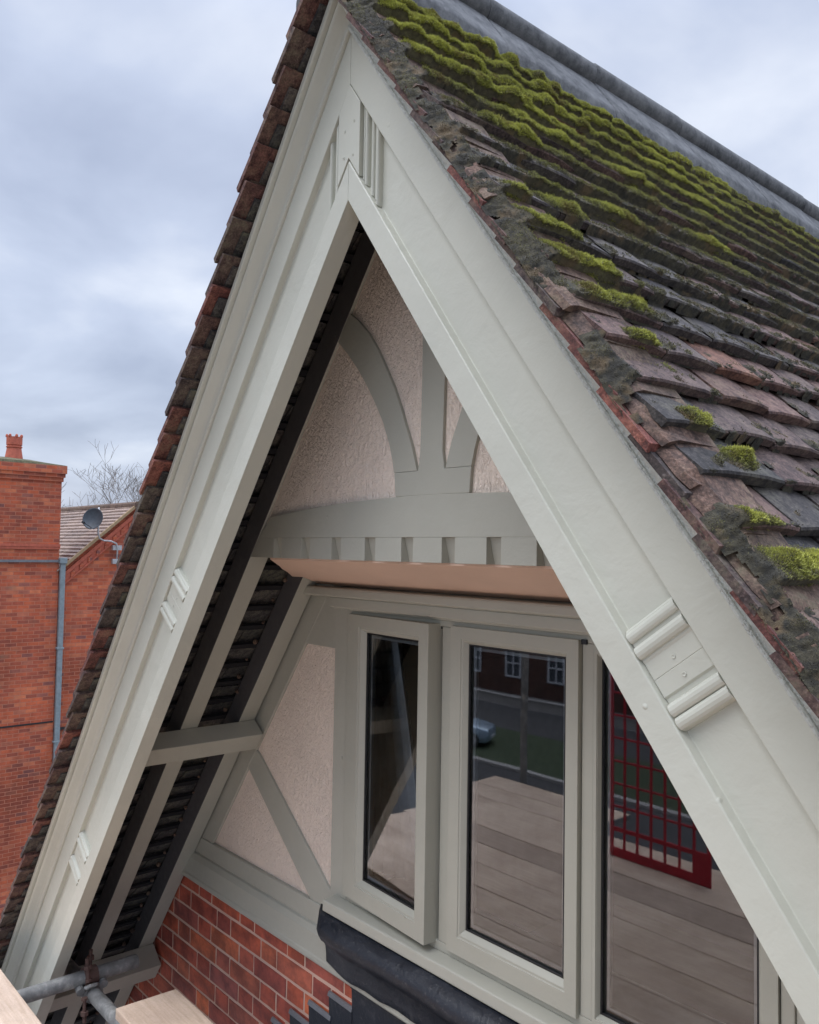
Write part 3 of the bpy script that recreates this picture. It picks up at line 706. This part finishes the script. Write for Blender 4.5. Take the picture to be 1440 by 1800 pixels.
def cells(t, y, size, seed, prob_scale, jitter=.8):
    """nearest jittered cell point: returns normalised distance and per-cell randoms, gated by coverage"""
    r_ = np.random.default_rng(seed); tab = r_.random((128, 128, 4))
    ti, yi = np.floor(t/size).astype(int), np.floor(y/size).astype(int)
    bestv = np.zeros(t.shape); bid = np.zeros(t.shape)
    for i in (-1, 0, 1):
        for j in (-1, 0, 1):
            ci, cj = ti+i, yi+j; rr = tab[ci % 128, cj % 128]
            cx = (ci+.5+(rr[..., 0]-.5)*jitter)*size; cy = (cj+.5+(rr[..., 1]-.5)*jitter)*size
            rad = size*(.50+.42*rr[..., 3]); cov = coverage(cx, cy)
            on = rr[..., 2] < cov*prob_scale
            d = np.sqrt((t-cx)**2+(y-cy)**2)/rad
            v = np.where(on, np.sqrt(np.clip(1-d*d, 0, 1))*rad/size, 0)
            up = v > bestv; bestv = np.where(up, v, bestv); bid = np.where(up, rr[..., 3]*.7+rr[..., 0]*.3, bid)
    return bestv, bid
def surf_w(t, y):
    fr = np.mod((t-.13)/GA, 1.0); w_ = .398-.024*(1-fr)
    w_ = w_+.010*np.clip((.06-fr)/.06, 0, 1)
    return np.where(y < -.080, .353+np.clip((y+.125)/.045, 0, 1)*.036, w_)
def build_moss():
    ts = np.arange(.19, 2.85, .0042); ys = np.concatenate([np.arange(-.124, 1.3, .0042), np.arange(1.3, 4.2, .0085)])
    T, Y = np.meshgrid(ts, ys, indexing='ij')
    wx = (smooth_noise(T, Y, 40, 5)-.5)*.016; wy = (smooth_noise(T, Y, 40, 6)-.5)*.016
    Tw, Yw = T+wx, Y+wy
    lush = np.maximum(lushness(T, Y), np.clip(named(T, Y), 0, 1)); thin = np.where(T > 1.45, .75, 1.0)
    gate = (lush > .35)
    h1, i1 = cells(Tw, Yw, .050, 1, .95); h2, i2 = cells(Tw, Yw, .027, 2, 1.05); h3, i3 = cells(Tw, Yw, .015, 3, 1.1); h4, i4 = cells(Tw, Yw, .009, 4, .8)
    hs = np.stack([h1*.036*np.clip(lush*1.6-.55, 0, 1), h2*.022*np.clip(lush*1.3+.02, 0, 1), h3*(.0075+.006*lush), h4*(.0045+.004*lush)])
    k = hs.argmax(0); h = hs.max(0); ids = np.choose(k, [i1, i2, i3, i4])
    small = Y < -.072; h = np.where(small, np.maximum(h3*.006, h4*.0045), h)
    fine = smooth_noise(T, Y, 170, 12)
    ph = np.clip(np.mod((T-.13)/GA, 1.0)+.30*(smooth_noise(T, Y, 26, 61)-.5), 0, 1); prof = (.45+1.1*smooth_noise(T, Y, 19, 62))*np.interp(ph, [0, .04, .10, .38, .62, .86, 1.0], [.45, .10, .05, .22, .95, 1.2, .85]); h = np.where(small, h, h*prof)
    hh = h+(fine-.5)*.004*(h > .001)
    W_ = surf_w(T, Y)+hh-.002
    fr = np.mod((T-.13)/GA, 1.0)
    Td = T+h*.45*np.clip((fr-.6)/.4, 0, 1)
    X = (Td-.398*tn)*c_+W_*s_; Z = -(Td-.398*tn)*s_+W_*c_+H
    yv = Y+np.where(small, -h*.5, 0)
    vig = np.clip(.24+.80*lush*(.45+.75*smooth_noise(T, Y, 9, 21))+(ids-.5)*.34+np.clip(named(T, Y), 0, 1)*.26-.06*(h < .004), .05, 1.15)
    vig = np.where(small, np.clip(.06+.75*(smooth_noise(T, Y*2, 14, 91)-.25)+(ids-.5)*.2, .05, .7), vig)
    on = h > .0012
    on[1:] |= on[:-1]; on[:-1] |= on[1:]; on[:, 1:] |= on[:, :-1]; on[:, :-1] |= on[:, 1:]
    face = on[:-1, :-1] | on[1:, :-1] | on[:-1, 1:] | on[1:, 1:]
    # leave the break between courses open unless the moss bridges it
    n0, n1 = T.shape; idx = np.arange(n0*n1).reshape(n0, n1)
    fi, fj = np.nonzero(face)
    Q = np.stack([idx[fi, fj], idx[fi, fj+1], idx[fi+1, fj+1], idx[fi+1, fj]], 1)
    used = np.unique(Q); remap = -np.ones(n0*n1, int); remap[used] = np.arange(len(used)); Q = remap[Q]
    V = np.stack([X.ravel()[used], yv.ravel()[used], Z.ravel()[used]], 1); C = vig.ravel()[used]
    # leaf tips standing up all over the cushions
    r_ = np.random.default_rng(5)
    hv = h.ravel()[used]; wgt = np.clip((hv-.001)/.008, 0, 1)*(.6+C)
    near = np.clip(1.6-V[:, 1]*.35, .35, 1); wgt = wgt*near; pr = wgt/wgt.sum()
    nb = 900000; pick = r_.choice(len(V), nb, p=pr)
    base = V[pick]+r_.normal(0, .0018, (nb, 3)); nrm = np.array((s_, 0, c_))
    # outward direction from the height gradient
    gt = np.gradient(hh, axis=0).ravel()[used][pick]/.0042; gy = np.gradient(hh, axis=1).ravel()[used][pick]/.005
    dn = np.array((c_, 0, -s_)); dirv = nrm[None, :]*.8-gt[:, None]*dn[None, :]*.9-gy[:, None]*np.array((0, 1, 0))[None, :]*.9+np.array((0, 0, .45))+r_.normal(0, .34, (nb, 3))
    dirv /= np.linalg.norm(dirv, axis=1)[:, None]
    side = np.cross(dirv, r_.normal(0, 1, (nb, 3))); side /= np.linalg.norm(side, axis=1)[:, None]+1e-9
    ln = (r_.uniform(.0022, .0052, nb)*np.clip(hv[pick]/.009, .5, 1.2))[:, None]; wd = r_.uniform(.0006, .0011, nb)[:, None]
    B0 = base-side*wd-dirv*.001; B1 = base+side*wd-dirv*.001; B2 = base+dirv*ln
    nv = len(V); BV = np.stack([B0, B1, B2], 1).reshape(-1, 3)
    cb_ = C[pick]+r_.normal(0, .10, nb); BC = np.stack([cb_*.42, cb_*.42, cb_*1.02+.20], 1).ravel()
    V = np.concatenate([V, BV]); C = np.concatenate([.05+.20*C, BC])
    T3 = nv+np.arange(nb*3).reshape(-1, 3)
    me = bpy.data.meshes.new('roof_moss'); me.vertices.add(len(V)); me.vertices.foreach_set('co', V.astype('f').ravel())
    nl = len(Q)*4+nb*3; me.loops.add(nl); me.loops.foreach_set('vertex_index', np.concatenate([Q.ravel(), T3.ravel()]).astype('i'))
    me.polygons.add(len(Q)+nb); me.polygons.foreach_set('loop_start', np.concatenate([np.arange(len(Q))*4, len(Q)*4+np.arange(nb)*3]).astype('i'))
    sm = np.zeros(len(Q)+nb, bool); sm[:len(Q)] = True; me.polygons.foreach_set('use_smooth', sm)
    me.update(calc_edges=True)
    at = me.attributes.new('vigour', 'FLOAT', 'POINT'); at.data.foreach_set('value', C.astype('f'))
    m, N, L, B = newmat('roof_moss'); v = objc(N)
    an = N.new('ShaderNodeAttribute'); an.attribute_name = 'vigour'
    f = math_(N, L, 'ADD', an.outputs['Fac'], math_(N, L, 'MULTIPLY', math_(N, L, 'SUBTRACT', noise(N, L, v, 60, 5, .7), .5), .5))
    c = ramp(N, L, f, [(.04, (.024, .021, .014)), (.22, (.085, .072, .040)), (.42, (.20, .19, .085)), (.7, (.32, .33, .075)), (1.0, (.56, .56, .11))])
    br = ramp(N, L, noise(N, L, v, 15, 4), [(.54, (0, 0, 0)), (.66, (1, 1, 1))]); c = mixc(N, L, math_(N, L, 'MULTIPLY', br, .6), c, (.15, .095, .045))
    L.new(c, B.inputs['Base Color']); B.inputs['Roughness'].default_value = .9
    L.new(bump(N, L, noise(N, L, v, 330, 3, .7), .8, .004), B.inputs['Normal'])
    me.materials.append(m)
    o = bpy.data.objects.new('roof_moss', me); col.objects.link(o)
    tag(o, 'bright and dull green moss cushions growing over the right roof slope', 'moss', kind='stuff')
    print('moss faces', len(Q), nb)
build_moss()

# ================================================================== neighbour
nb = thing('neighbour_house', 'orange-red brick house with a broad chimney stack and pale tiled roof at left', 'house', (-19, 5.6, -9.7))
mb = MB(); mb.box(-20.1, -19.0, 1.2, 5.614, -9.7, .60); ch = mb.build('chimney_stack', M_NB, nb)
mb = MB(); mb.box(-20.13, -18.965, 1.15, 5.645, .60, .70); mb.box(-20.16, -18.93, 1.12, 5.675, .70, .79); mb.build('corbel_course', M_NB, ch)
mb = MB(); mb.box(-20.18, -18.90, 1.10, 5.70, .79, .98); mb.build('stack_cap', M_NB, ch)
mb = MB(); pts = []
for k in range(13):
    u = k/12; y = 1.10+(5.70-1.10)*u; hgt = .985+.14*(1-abs(2*u-1)**4)
    pts.append([(-18.905, y, .981), (-18.93, y, .99+.4*(hgt-.985)), (-19.25, y, hgt), (-19.9, y, hgt), (-20.17, y, .981)])
mb.loft(pts, True, True); mb.build('mortar_flaunching', tile_mat('mossy_flaunching', [(0, (.10, .10, .05)), (1, (.16, .14, .07))], .9), ch)
mb = MB(); c0 = (-19.4, 4.62, 1.06)
mb.lathe(c0, [(.205, 0), (.20, .05), (.172, .22), (.160, .30), (.178, .31), (.178, .335), (.160, .345), (.156, .36), (.176, .37), (.176, .56), (.150, .56), (.148, .1)], 20)
for k in range(7):
    a = 2*math.pi*k/7; cx, cy = c0[0]+math.cos(a)*.163, c0[1]+math.sin(a)*.163
    mb.lathe((cx, cy, c0[2]+.55), [(.030, 0), (.034, .03), (.026, .06), (.004, .075)], 8)
mb.build('chimney_pot', M_REDSMOOTH, ch)
mb = MB(); mb.box(-19.02, -18.955, 1.2, 5.62, -.96, -.90); mb.box(-19.02, -18.968, 1.2, 5.618, -1.02, -.9605); mb.build('string_course', M_REDSMOOTH, ch)
mb = MB(); mb.box(-19.02, -18.94, 1.2, 5.60, -1.33, -1.27); mb.build('lead_flashing', M_LEADG, ch)
GZ, GY = .10, 7.50; ez = lambda y: GZ-abs(y-GY)*.88
mb = MB(); mb.prism([(-19.06, 4.2, -9.7), (-19.06, 10.8, -9.7), (-19.06, 10.8, ez(10.8)), (-19.06, GY, GZ), (-19.06, 4.2, ez(4.2))], (-.3, 0, 0)); mb.build('gable_wall', M_NB, nb)
mb = MB()
for sg in (-1, 1):
    for (d0, d1, out_) in ((.10, .18, .055), (.18, .30, .03), (.30, .335, .055)):
        ys = (GY, GY+(3.3 if sg > 0 else -1.87))
        mb.hexa([(-19.1, ys[0], GZ-d1*1.33), (-19.1, ys[1], ez(ys[1])-d1*1.33), (-19.06+out_, ys[1], ez(ys[1])-d1*1.33), (-19.06+out_, ys[0], GZ-d1*1.33),
                 (-19.1, ys[0], GZ-d0*1.33), (-19.1, ys[1], ez(ys[1])-d0*1.33), (-19.06+out_, ys[1], ez(ys[1])-d0*1.33), (-19.06+out_, ys[0], GZ-d0*1.33)])
mb.build('verge_corbelling', M_REDSMOOTH, nb)
for sg in (-1, 1):
    for k in range(9 if sg < 0 else 16):
        y = GY+sg*(.1+k*.2); z = ez(y)-.31; mb = MB()
        mb.hexa([(-19.05, y, z-.08), (-19.05, y+sg*.09, z-.08-.079), (-18.995, y+sg*.09, z-.08-.079), (-18.995, y, z-.08), (-19.05, y, z+.03), (-19.05, y+sg*.09, z+.03-.079), (-18.995, y+sg*.09, z+.03-.079), (-18.995, y, z+.03)]); mb.build('verge_dentil', M_NB, nb)
mb = MB(); rg2 = random.Random(31)       # tiles as stepped courses running along the ridge
for sg in (-1, 1):
    for i in range(34):
        d0 = i*.135; d1 = d0+.145
        for x in range(14):
            xa = -18.96-x*1.2+rg2.uniform(-.01, .01); xb = xa-1.18; j = rg2.uniform(-.006, .006)
            if sg < 0 and d0*.75 > 1.85 and x == 0: continue
            ya, yb = GY+sg*d0*.75, GY+sg*d1*.75; za, zb2 = GZ+.04-d0*.66+j, GZ+.085-d1*.66+j
            mb.hexa([(xa, ya, za-.03), (xa, yb, zb2-.035), (xb, yb, zb2-.035), (xb, ya, za-.03), (xa, ya, za), (xa, yb, zb2), (xb, yb, zb2), (xb, ya, za)])
mb.build('roof', M_NROOF, nb)
mb = MB()
for k in range(40):
    xa = -18.92-k*.42; mb.tube([(xa, GY, GZ+.03), (xa-.41, GY, GZ+.03)], .10, 10)
mb.build('ridge_tiles', M_GREYMORT, nb)
mb = MB()
for sg, dd in ((-1, 1.87), (1, 3.4)): mb.hexa([(-18.99, GY, GZ+.0), (-18.99, GY+sg*dd, ez(GY+dd)+.0), (-18.93, GY+sg*dd, ez(GY+dd)), (-18.93, GY, GZ), (-18.99, GY, GZ+.09), (-18.99, GY+sg*dd, ez(GY+dd)+.09), (-18.93, GY+sg*dd, ez(GY+dd)+.09), (-18.93, GY, GZ+.09)])
mb.build('verge_mortar', plain('tan_mortar', (.32, .22, .12), .9), nb)
mb = MB(); mb.box(-19.0, -18.90, 5.625, 5.745, -9.6, -1.36); mb.box(-19.0, -18.87, 5.60, 5.77, -1.36, -1.22)
for z in (-3.4, -5.6, -7.8): mb.box(-19.01, -18.89, 5.60, 5.77, z, z+.05)
mb.build('drainpipe', M_PIPE, nb, .012)
mb = MB(); mb.box(-19.4, -19.0, 5.62, 9.0, -5.32, -5.27); mb.box(-19.3, -18.985, 1.2, 5.6, -5.12, -5.085); mb.build('expansion_joint', M_BLACK, nb)
# satellite dish
sdish = thing('satellite_dish', 'dark grey satellite dish on a bent pole fixed to the neighbouring gable wall', 'satellite dish', (-18.97, 6.98, -1.28))
nrm = Vector((.62, -.74, .22)).normalized(); dc = Vector((-18.62, 6.28, -.28))
mb = MB(); mb.lathe(dc, [(.002, 0), (.09, .008), (.17, .028), (.235, .055), (.262, .074), (.266, .070), (.235, .045), (.17, .018), (.002, -.012)], 36, nrm); mb.build('reflector', M_DISH, sdish, smooth=True)
mb = MB(); mb.tube([(-18.93, 6.99, -1.34), (-18.90, 6.99, -.98), (-18.88, 6.95, -.86), (-18.84, 6.80, -.80), (-18.80, 6.60, -.79), (-18.76, 6.48, -.74), (-18.74, 6.43, -.60), (-18.74, 6.43, .02)], .022, 8); mb.build('pole', M_SPACER, sdish, smooth=True)
mb = MB(); mb.box(-19.0, -18.90, 6.88, 7.10, -1.02, -.90); mb.build('bracket', M_SPACER, sdish); mb = MB(); mb.box(-19.0, -18.90, 6.88, 7.10, -1.36, -1.24); mb.build('bracket', M_SPACER, sdish)
mb = MB(); lb = dc+nrm*.30+Vector((0, -.10, -.16)); mb.tube([dc-Vector((0, 0, .24)), lb], .010, 6); mb.tube([lb-nrm*.03, lb+nrm*.04], .03, 10); mb.build('receiver_arm', M_BLACK, sdish)

# ================================================================== bare trees
def tree(loc, h, seed, label):
    root = thing('bare_tree', label, 'tree', loc, 'bare winter trees beyond the neighbouring roof')
    rg = random.Random(seed); tm = MB(); bm_ = MB()
    def grow(p, d, ln, r, lv):
        n = 4; pts = [p]; rs = [r]
        for k in range(n):
            d = (d+Vector((rg.uniform(-1, 1), rg.uniform(-1, 1), rg.uniform(-.5, .9)))*(.10 if lv == 0 else .20)).normalized()
            pts.append(pts[-1]+d*ln/n); rs.append(r*(1-.42*(k+1)/n))
        (tm if lv == 0 else bm_).tube(pts, [max(q, .009) for q in rs], 7 if lv < 2 else 3, caps=False)
        if lv >= 6 or r < .006: return
        nc = 6 if lv == 0 else rg.choice((3, 4, 4))
        for k in range(nc):
            i = n if k == 0 else rg.randint(2, n) if lv else rg.randint(2, n)
            q = Vector((rg.uniform(-1, 1), rg.uniform(-1, 1), rg.uniform(-.15, .8))).normalized()
            dd = (d*.55+q*.75).normalized()
            grow(pts[i], dd, ln*rg.uniform(.50, .74) if lv else h*rg.uniform(.22, .30), rs[i]*rg.uniform(.55, .75), lv+1)
    base = Vector(loc)
    grow(base, Vector((0, 0, 1)), h*.50, h*.020, 0)
    tm.build('trunk', M_BARK, root, fixn=False); bm_.build('branches', M_BARK, root, fixn=False)
tree((-45, 15.6, -9.7), 12.0, 12, 'smaller bare tree with a rounded crown rising behind the satellite dish')
tree((-46, 19.0, -9.7), 13.9, 25, 'taller bare tree against the cloud, nearest the tiled verge of the gable')

# ================================================================== scaffold
rg = random.Random(13)
M_BOARD2 = M_BOARD.copy(); M_BOARD2.name = 'shaded_scaffold_board'  # darker copy of the board; its tone paints in a soft shadow band
for n_ in M_BOARD2.node_tree.nodes:
    if n_.type == 'VALTORGB' and abs(n_.color_ramp.elements[0].color[0]-.52) < .01:
        n_.color_ramp.elements[0].color = (.36, .26, .19, 1); n_.color_ramp.elements[1].color = (.50, .38, .29, 1)
def sboard(x0, x1, y0, y1, ztop, label, dx=0.0, th=.042, mat=None):
    o = thing('scaffold_board', label, 'scaffold board', ((x0+x1)/2, (y0+y1)/2, ztop-th), 'pale boards of the scaffold platform')
    mb = MB(); n = 24; rings = []
    for k in range(n+1):
        x = x0+(x1-x0)*k/n; a = rg.uniform(-.0012, .0012); b = rg.uniform(-.0015, .0015); e = dx if k == 0 else 0
        rings.append([(x+e, y0+a, ztop-th), (x, y1+b, ztop-th), (x, y1+b, ztop+a*.6), (x+e, y0+a, ztop+b*.6)])
    mb.loft(rings, True, True); mb.build('plank', mat or M_BOARD, o, .004)
    mb = MB(); mb.box(x1+.0005, x1+.006, y0+.004, y1-.004, ztop-th+.004, ztop-.004); mb.build('end_band', M_STEEL, o)
sboard(-1.500, 2.4, .068, .314, -2.72, 'pale scaffold board laid along the foot of the brick wall', dx=-.01)
sboard(-1.44, -.1, -.165, .062, -2.765, 'short pale board tucked just below the board against the wall')
y = -.183
names = ['first pale board outside the bargeboard', 'second pale board out from the bargeboard', 'third pale board out from the bargeboard', 'fourth pale board out from the bargeboard', 'board coloured darker as a shadow band, fifth out from the bargeboard', 'sixth pale board out from the bargeboard', 'seventh pale board, beside the red mesh guard']
for k in range(7):
    sboard(-3.0+rg.uniform(-.06, .06), 3.1+rg.uniform(-.2, .2), y-.2445, y, -2.72+rg.uniform(-.003, .003), names[k], mat=M_BOARD2 if k == 4 else None); y -= .246
for k in range(2):
    sboard(-2.95, -1.7, y-.240, y, -2.72, ['short board widening the far end of the platform', 'outermost short board at the far end of the platform'][k]); y -= .246
def tube(pts, label, r=.030):
    o = thing('scaffold_tube', label, 'scaffold tube', pts[0], 'steel tubes of the scaffold')
    mb = MB(); a, b = Vector(pts[0]), Vector(pts[1]); n = 12
    mb.tube([a+(b-a)*k/n for k in range(n+1)], r, 20, caps=False); q = (b-a).normalized()
    mb.tube([b-q*.002, b-q*.12], r*.88, 20); mb.tube([a+q*.002, a+q*.12], r*.88, 20)
    o2 = mb.build('pipe', M_STEEL, o, smooth=True); return o
tube([(-1.968, -2.45, -2.793), (-1.968, .350, -2.793)], 'grey steel tube running in under the rafters, its open end by the brick wall')
tube([(-2.42, .140, -2.853), (3.0, .140, -2.853)], 'scuffed steel tube crossing beneath, at right angles, clamped under the other')
tube([(2.05, -2.4, -2.793), (2.05, .30, -2.793)], 'steel cross tube under the boards behind the viewpoint')
tube([(-2.75, -2.50, -9.7), (-2.75, -2.50, .9)], 'upright steel standard at the outer edge of the platform')
tube([(-3.4, -2.44, -1.65), (3.2, -2.44, -1.65)], 'steel guard rail along the outer edge of the platform')
cpl = thing('scaffold_coupler', 'rusty double coupler with bolts clamping the two steel tubes together', 'scaffold clamp', (-1.9680, 0.1400, -2.8210))
def ringband(mb, c, ax, r0, r1, wd):
    mb.lathe(Vector(c)-Vector(ax)*wd/2, [(r0, 0), (r1, 0), (r1, wd), (r0, wd), (r0, 0)], 18, ax)
mb = MB(); ringband(mb, (-1.9680, 0.1380, -2.7930), (0, 1, 0), .0303, .040, .055); mb.build('upper_clamp', M_RUST, cpl)
mb = MB(); ringband(mb, (-1.9480, 0.1400, -2.8510), (1, 0, 0), .0303, .041, .055); mb.build('lower_clamp', M_STEEL, cpl)
def bolt(p, d, ln, mt):
    mb = MB(); p = Vector(p); d = Vector(d).normalized()
    mb.tube([p, p+d*ln], .0075, 8); mb.lathe(p+d*ln*.55, [(.0165, 0), (.0165, .016)], 6, d); mb.lathe(p, [(.014, 0), (.014, .010)], 6, d)
    for k in range(6): mb.lathe(p+d*(ln*.66+k*.006), [(.0086, 0), (.0086, .003)], 8, d)
    mb.build('bolt', mt, cpl)
bolt((-1.9230, 0.1170, -2.7930), (.0, -.10, 1), .10, M_RUST); bolt((-1.8930, 0.0900, -2.8410), (0.1, 0, -1), .10, M_RUST); bolt((-2.0080, 0.1550, -2.7910), (0, 0, 1), .085, M_RUST)
mb = MB(); mb.tube([(-1.9230, 0.1050, -2.8160), (-1.9080, 0.1010, -2.8110), (-1.9050, 0.1170, -2.8060), (-1.9080, 0.1450, -2.8110), (-1.9230, 0.1550, -2.8160)], .008, 8); mb.tube([(-1.9680, 0.0900, -2.8210), (-1.9230, 0.0850, -2.8310)], .018, 8); mb.tube([(-1.9680, 0.1900, -2.8210), (-1.9230, 0.1850, -2.8260)], .018, 8); mb.build('hook', M_STEEL, cpl)
# red mesh brick guard at the platform edge
bgd = thing('mesh_guard', 'red plastic mesh brick guard standing at the outer edge of the boards', 'safety barrier', (-1.0, -1.62, -2.72))
mb = MB(); x0, x1, z0, z1 = -1.30, -.665, -2.715, -1.35; yy = -1.62
nx, nz = 7, 9
for k in range(nx+1): x = x0+(x1-x0)*k/nx; q = .011 if k in (0, nx) else .006; mb.box(x-q, x+q, yy-.006, yy+.006, z0, z1)
for k in range(nz+1): z = z0+.16+(z1-z0-.16)*k/nz; q = .012 if k in (0, nz) else .006; mb.box(x0, x1, yy-.0045, yy+.0045, z-q, z+q)
mb.box(x0, x1, yy-.005, yy+.005, z0, z0+.05); mb.box(x1-.10, x1, yy-.004, yy+.004, z0, z0+.16)
mb.build('mesh_panel', M_RED, bgd)
# ================================================================== street in front, seen in the window panes
G0 = -9.7
def sheet(name, poly, z, mat, kind='structure', label=None, cat=None):
    mb = MB(); mb.add([(x, y, z) for x, y in poly], [tuple(range(len(poly)))]); o = mb.build(name, mat, None, fixn=False); o['kind'] = kind; return o
sheet('ground', [(-600, -600), (600, -600), (600, 600), (-600, 600)], G0, plain('yard_concrete', (.20, .19, .18), .9))
sheet('road', [(-80, -23), (60, -23), (60, -8), (-80, -8)], G0+.004, GM['road'])
sheet('lawn', [(-80, -28.5), (60, -28.5), (60, -23.3), (-80, -23.3)], G0+.10, GM['grass'])
mb = MB(); mb.box(-80, 60, -23.3, -23.0, G0, G0+.12); tag(mb.build('road_kerb', GM['pave']), kind='structure')
sheet('lane', [(-80, -33.5), (60, -33.5), (60, -28.6), (-80, -28.6)], G0+.006, GM['road'])
gw = thing('garden_wall', 'low pale garden wall in front of the dark house across the street', 'wall', (-30, -33.8, G0)); mb = MB(); mb.box(-60, 20, -33.95, -33.7, G0, G0+.5); w_ = mb.build('wall_body', GM['pave'], gw); mb = MB(); mb.box(-60, 20, -34.0, -33.65, G0+.5, G0+.58); mb.build('coping', GM['pave'], gw, .01)
oh = thing('opposite_house', 'dark brick house with white sash windows across the street', 'house', (-28, -37, G0))
mb = MB(); mb.box(-46, -12, -45, -37, G0, G0+6.2); mb.build('wall', M_DARKBRICK, oh)
mb = MB(); mb.hexa([(-46.4, -45.4, G0+6.201), (-11.6, -45.4, G0+6.201), (-11.6, -36.5, G0+6.201), (-46.4, -36.5, G0+6.201), (-43, -41.4, G0+9.6), (-15, -41.4, G0+9.6), (-15, -40.6, G0+9.6), (-43, -40.6, G0+9.6)]); mb.build('roof', M_TILED, oh)
for zz in (1.05, 3.9):
    for k in range(9):
        xc = -44.2+k*3.45
        mb = MB()
        for a, b, c, d in ((-.62, -.52, 0, 1.75), (.52, .62, 0, 1.75), (-.52, .52, 0, .1), (-.52, .52, 1.65, 1.75), (-.04, .04, .1, 1.65), (-.52, .52, .83, .92)):
            mb.box(xc+a, xc+b, -36.98, -36.90, G0+zz+c, G0+zz+d)
        wf = mb.build('window', M_WHITE, oh)
        mb = MB(); mb.box(xc-.52, xc+.52, -36.985, -36.96, G0+zz+.1, G0+zz+1.65); mb.build('pane', M_DISH, wf)
# parked car
def car(cx, cy, z0, rz):
    root = thing('parked_car', 'silver-blue hatchback parked by the grass, mirrored in the middle pane', 'car', (cx, cy, z0))
    ca, sa = math.cos(rz), math.sin(rz)
    def T(mb): mb.v = [(cx+x*ca-y*sa, cy+x*sa+y*ca, z0+z) for x, y, z in mb.v]; return mb
    stations = [(-2.0, .55, .30, .62, .62), (-1.95, .78, .24, .78, .78), (-1.5, .84, .20, .90, .86), (-1.1, .86, .20, .95, .95), (-.55, .86, .20, .97, 1.0), (.6, .87, .20, .98, 1.0), (1.4, .86, .20, 1.0, 1.0), (1.85, .80, .24, .98, .98), (1.98, .62, .32, .85, .85)]
    mb = MB(); mb.loft([[(x, -w, lo), (x, w, lo), (x, w*1.02, (lo+hi)/2), (x, w*.96, hi-.06), (x, w*.80, mid), (x, -w*.80, mid), (x, -w*.96, hi-.06), (x, -w*1.02, (lo+hi)/2)] for x, w, lo, hi, mid in stations], True, True)
    cm, N, L, B = newmat('silver_blue_paint'); B.inputs['Base Color'].default_value = (.30, .38, .46, 1); B.inputs['Metallic'].default_value = .4; B.inputs['Roughness'].default_value = .3
    T(mb).build('body', cm, root, .03, smooth=True)
    cab = [(-.95, .70, .96, .97), (-.25, .66, .97, 1.38), (.5, .64, .97, 1.46), (1.2, .64, .97, 1.40), (1.75, .66, .96, 1.02)]
    mb = MB(); mb.loft([[(x, -w, a), (x, w, a), (x, w*.86, b), (x, -w*.86, b)] for x, w, a, b in cab], True, True); T(mb).build('glasshouse', M_BLACK, root, .04, smooth=True)
    mb = MB(); mb.loft([[(x, -w, b), (x, w, b), (x, w*.9, b+.03), (x, -w*.9, b+.03)] for x, w, b in ((-.20, .56, 1.385), (.5, .56, 1.465), (1.15, .56, 1.41))], True, True); T(mb).build('roof_panel', cm, root, .01)
    for sx in (-1.25, 1.25):
        for sy in (-1, 1):
            mb = MB(); mb.lathe((sx, sy*.70, .31), [(.05, 0), (.20, .01), (.31, .02), (.31, .17), (.20, .19), (.05, .19)], 20, (0, sy, 0)); wh = T(mb).build('wheel', M_BLACK, root)
            mb = MB(); mb.lathe((sx, sy*.885, .31), [(.03, .012), (.18, .012), (.19, 0)], 16, (0, sy, 0)); T(mb).build('rim', M_SPACER, wh)
    for sy in (-1, 1):
        mb = MB(); mb.lathe((-1.90, sy*.58, .66), [(.02, .03), (.10, .02), (.12, 0)], 12, (-1, 0, .2)); T(mb).build('headlight', M_WHITE, root)
    mb = MB(); mb.box(-2.02, -1.98, -.26, .26, .36, .47); T(mb).build('number_plate', M_WHITE, root)
car(-26.5, -24.5, G0+.10, R(150))
print('objects', len(bpy.data.objects))
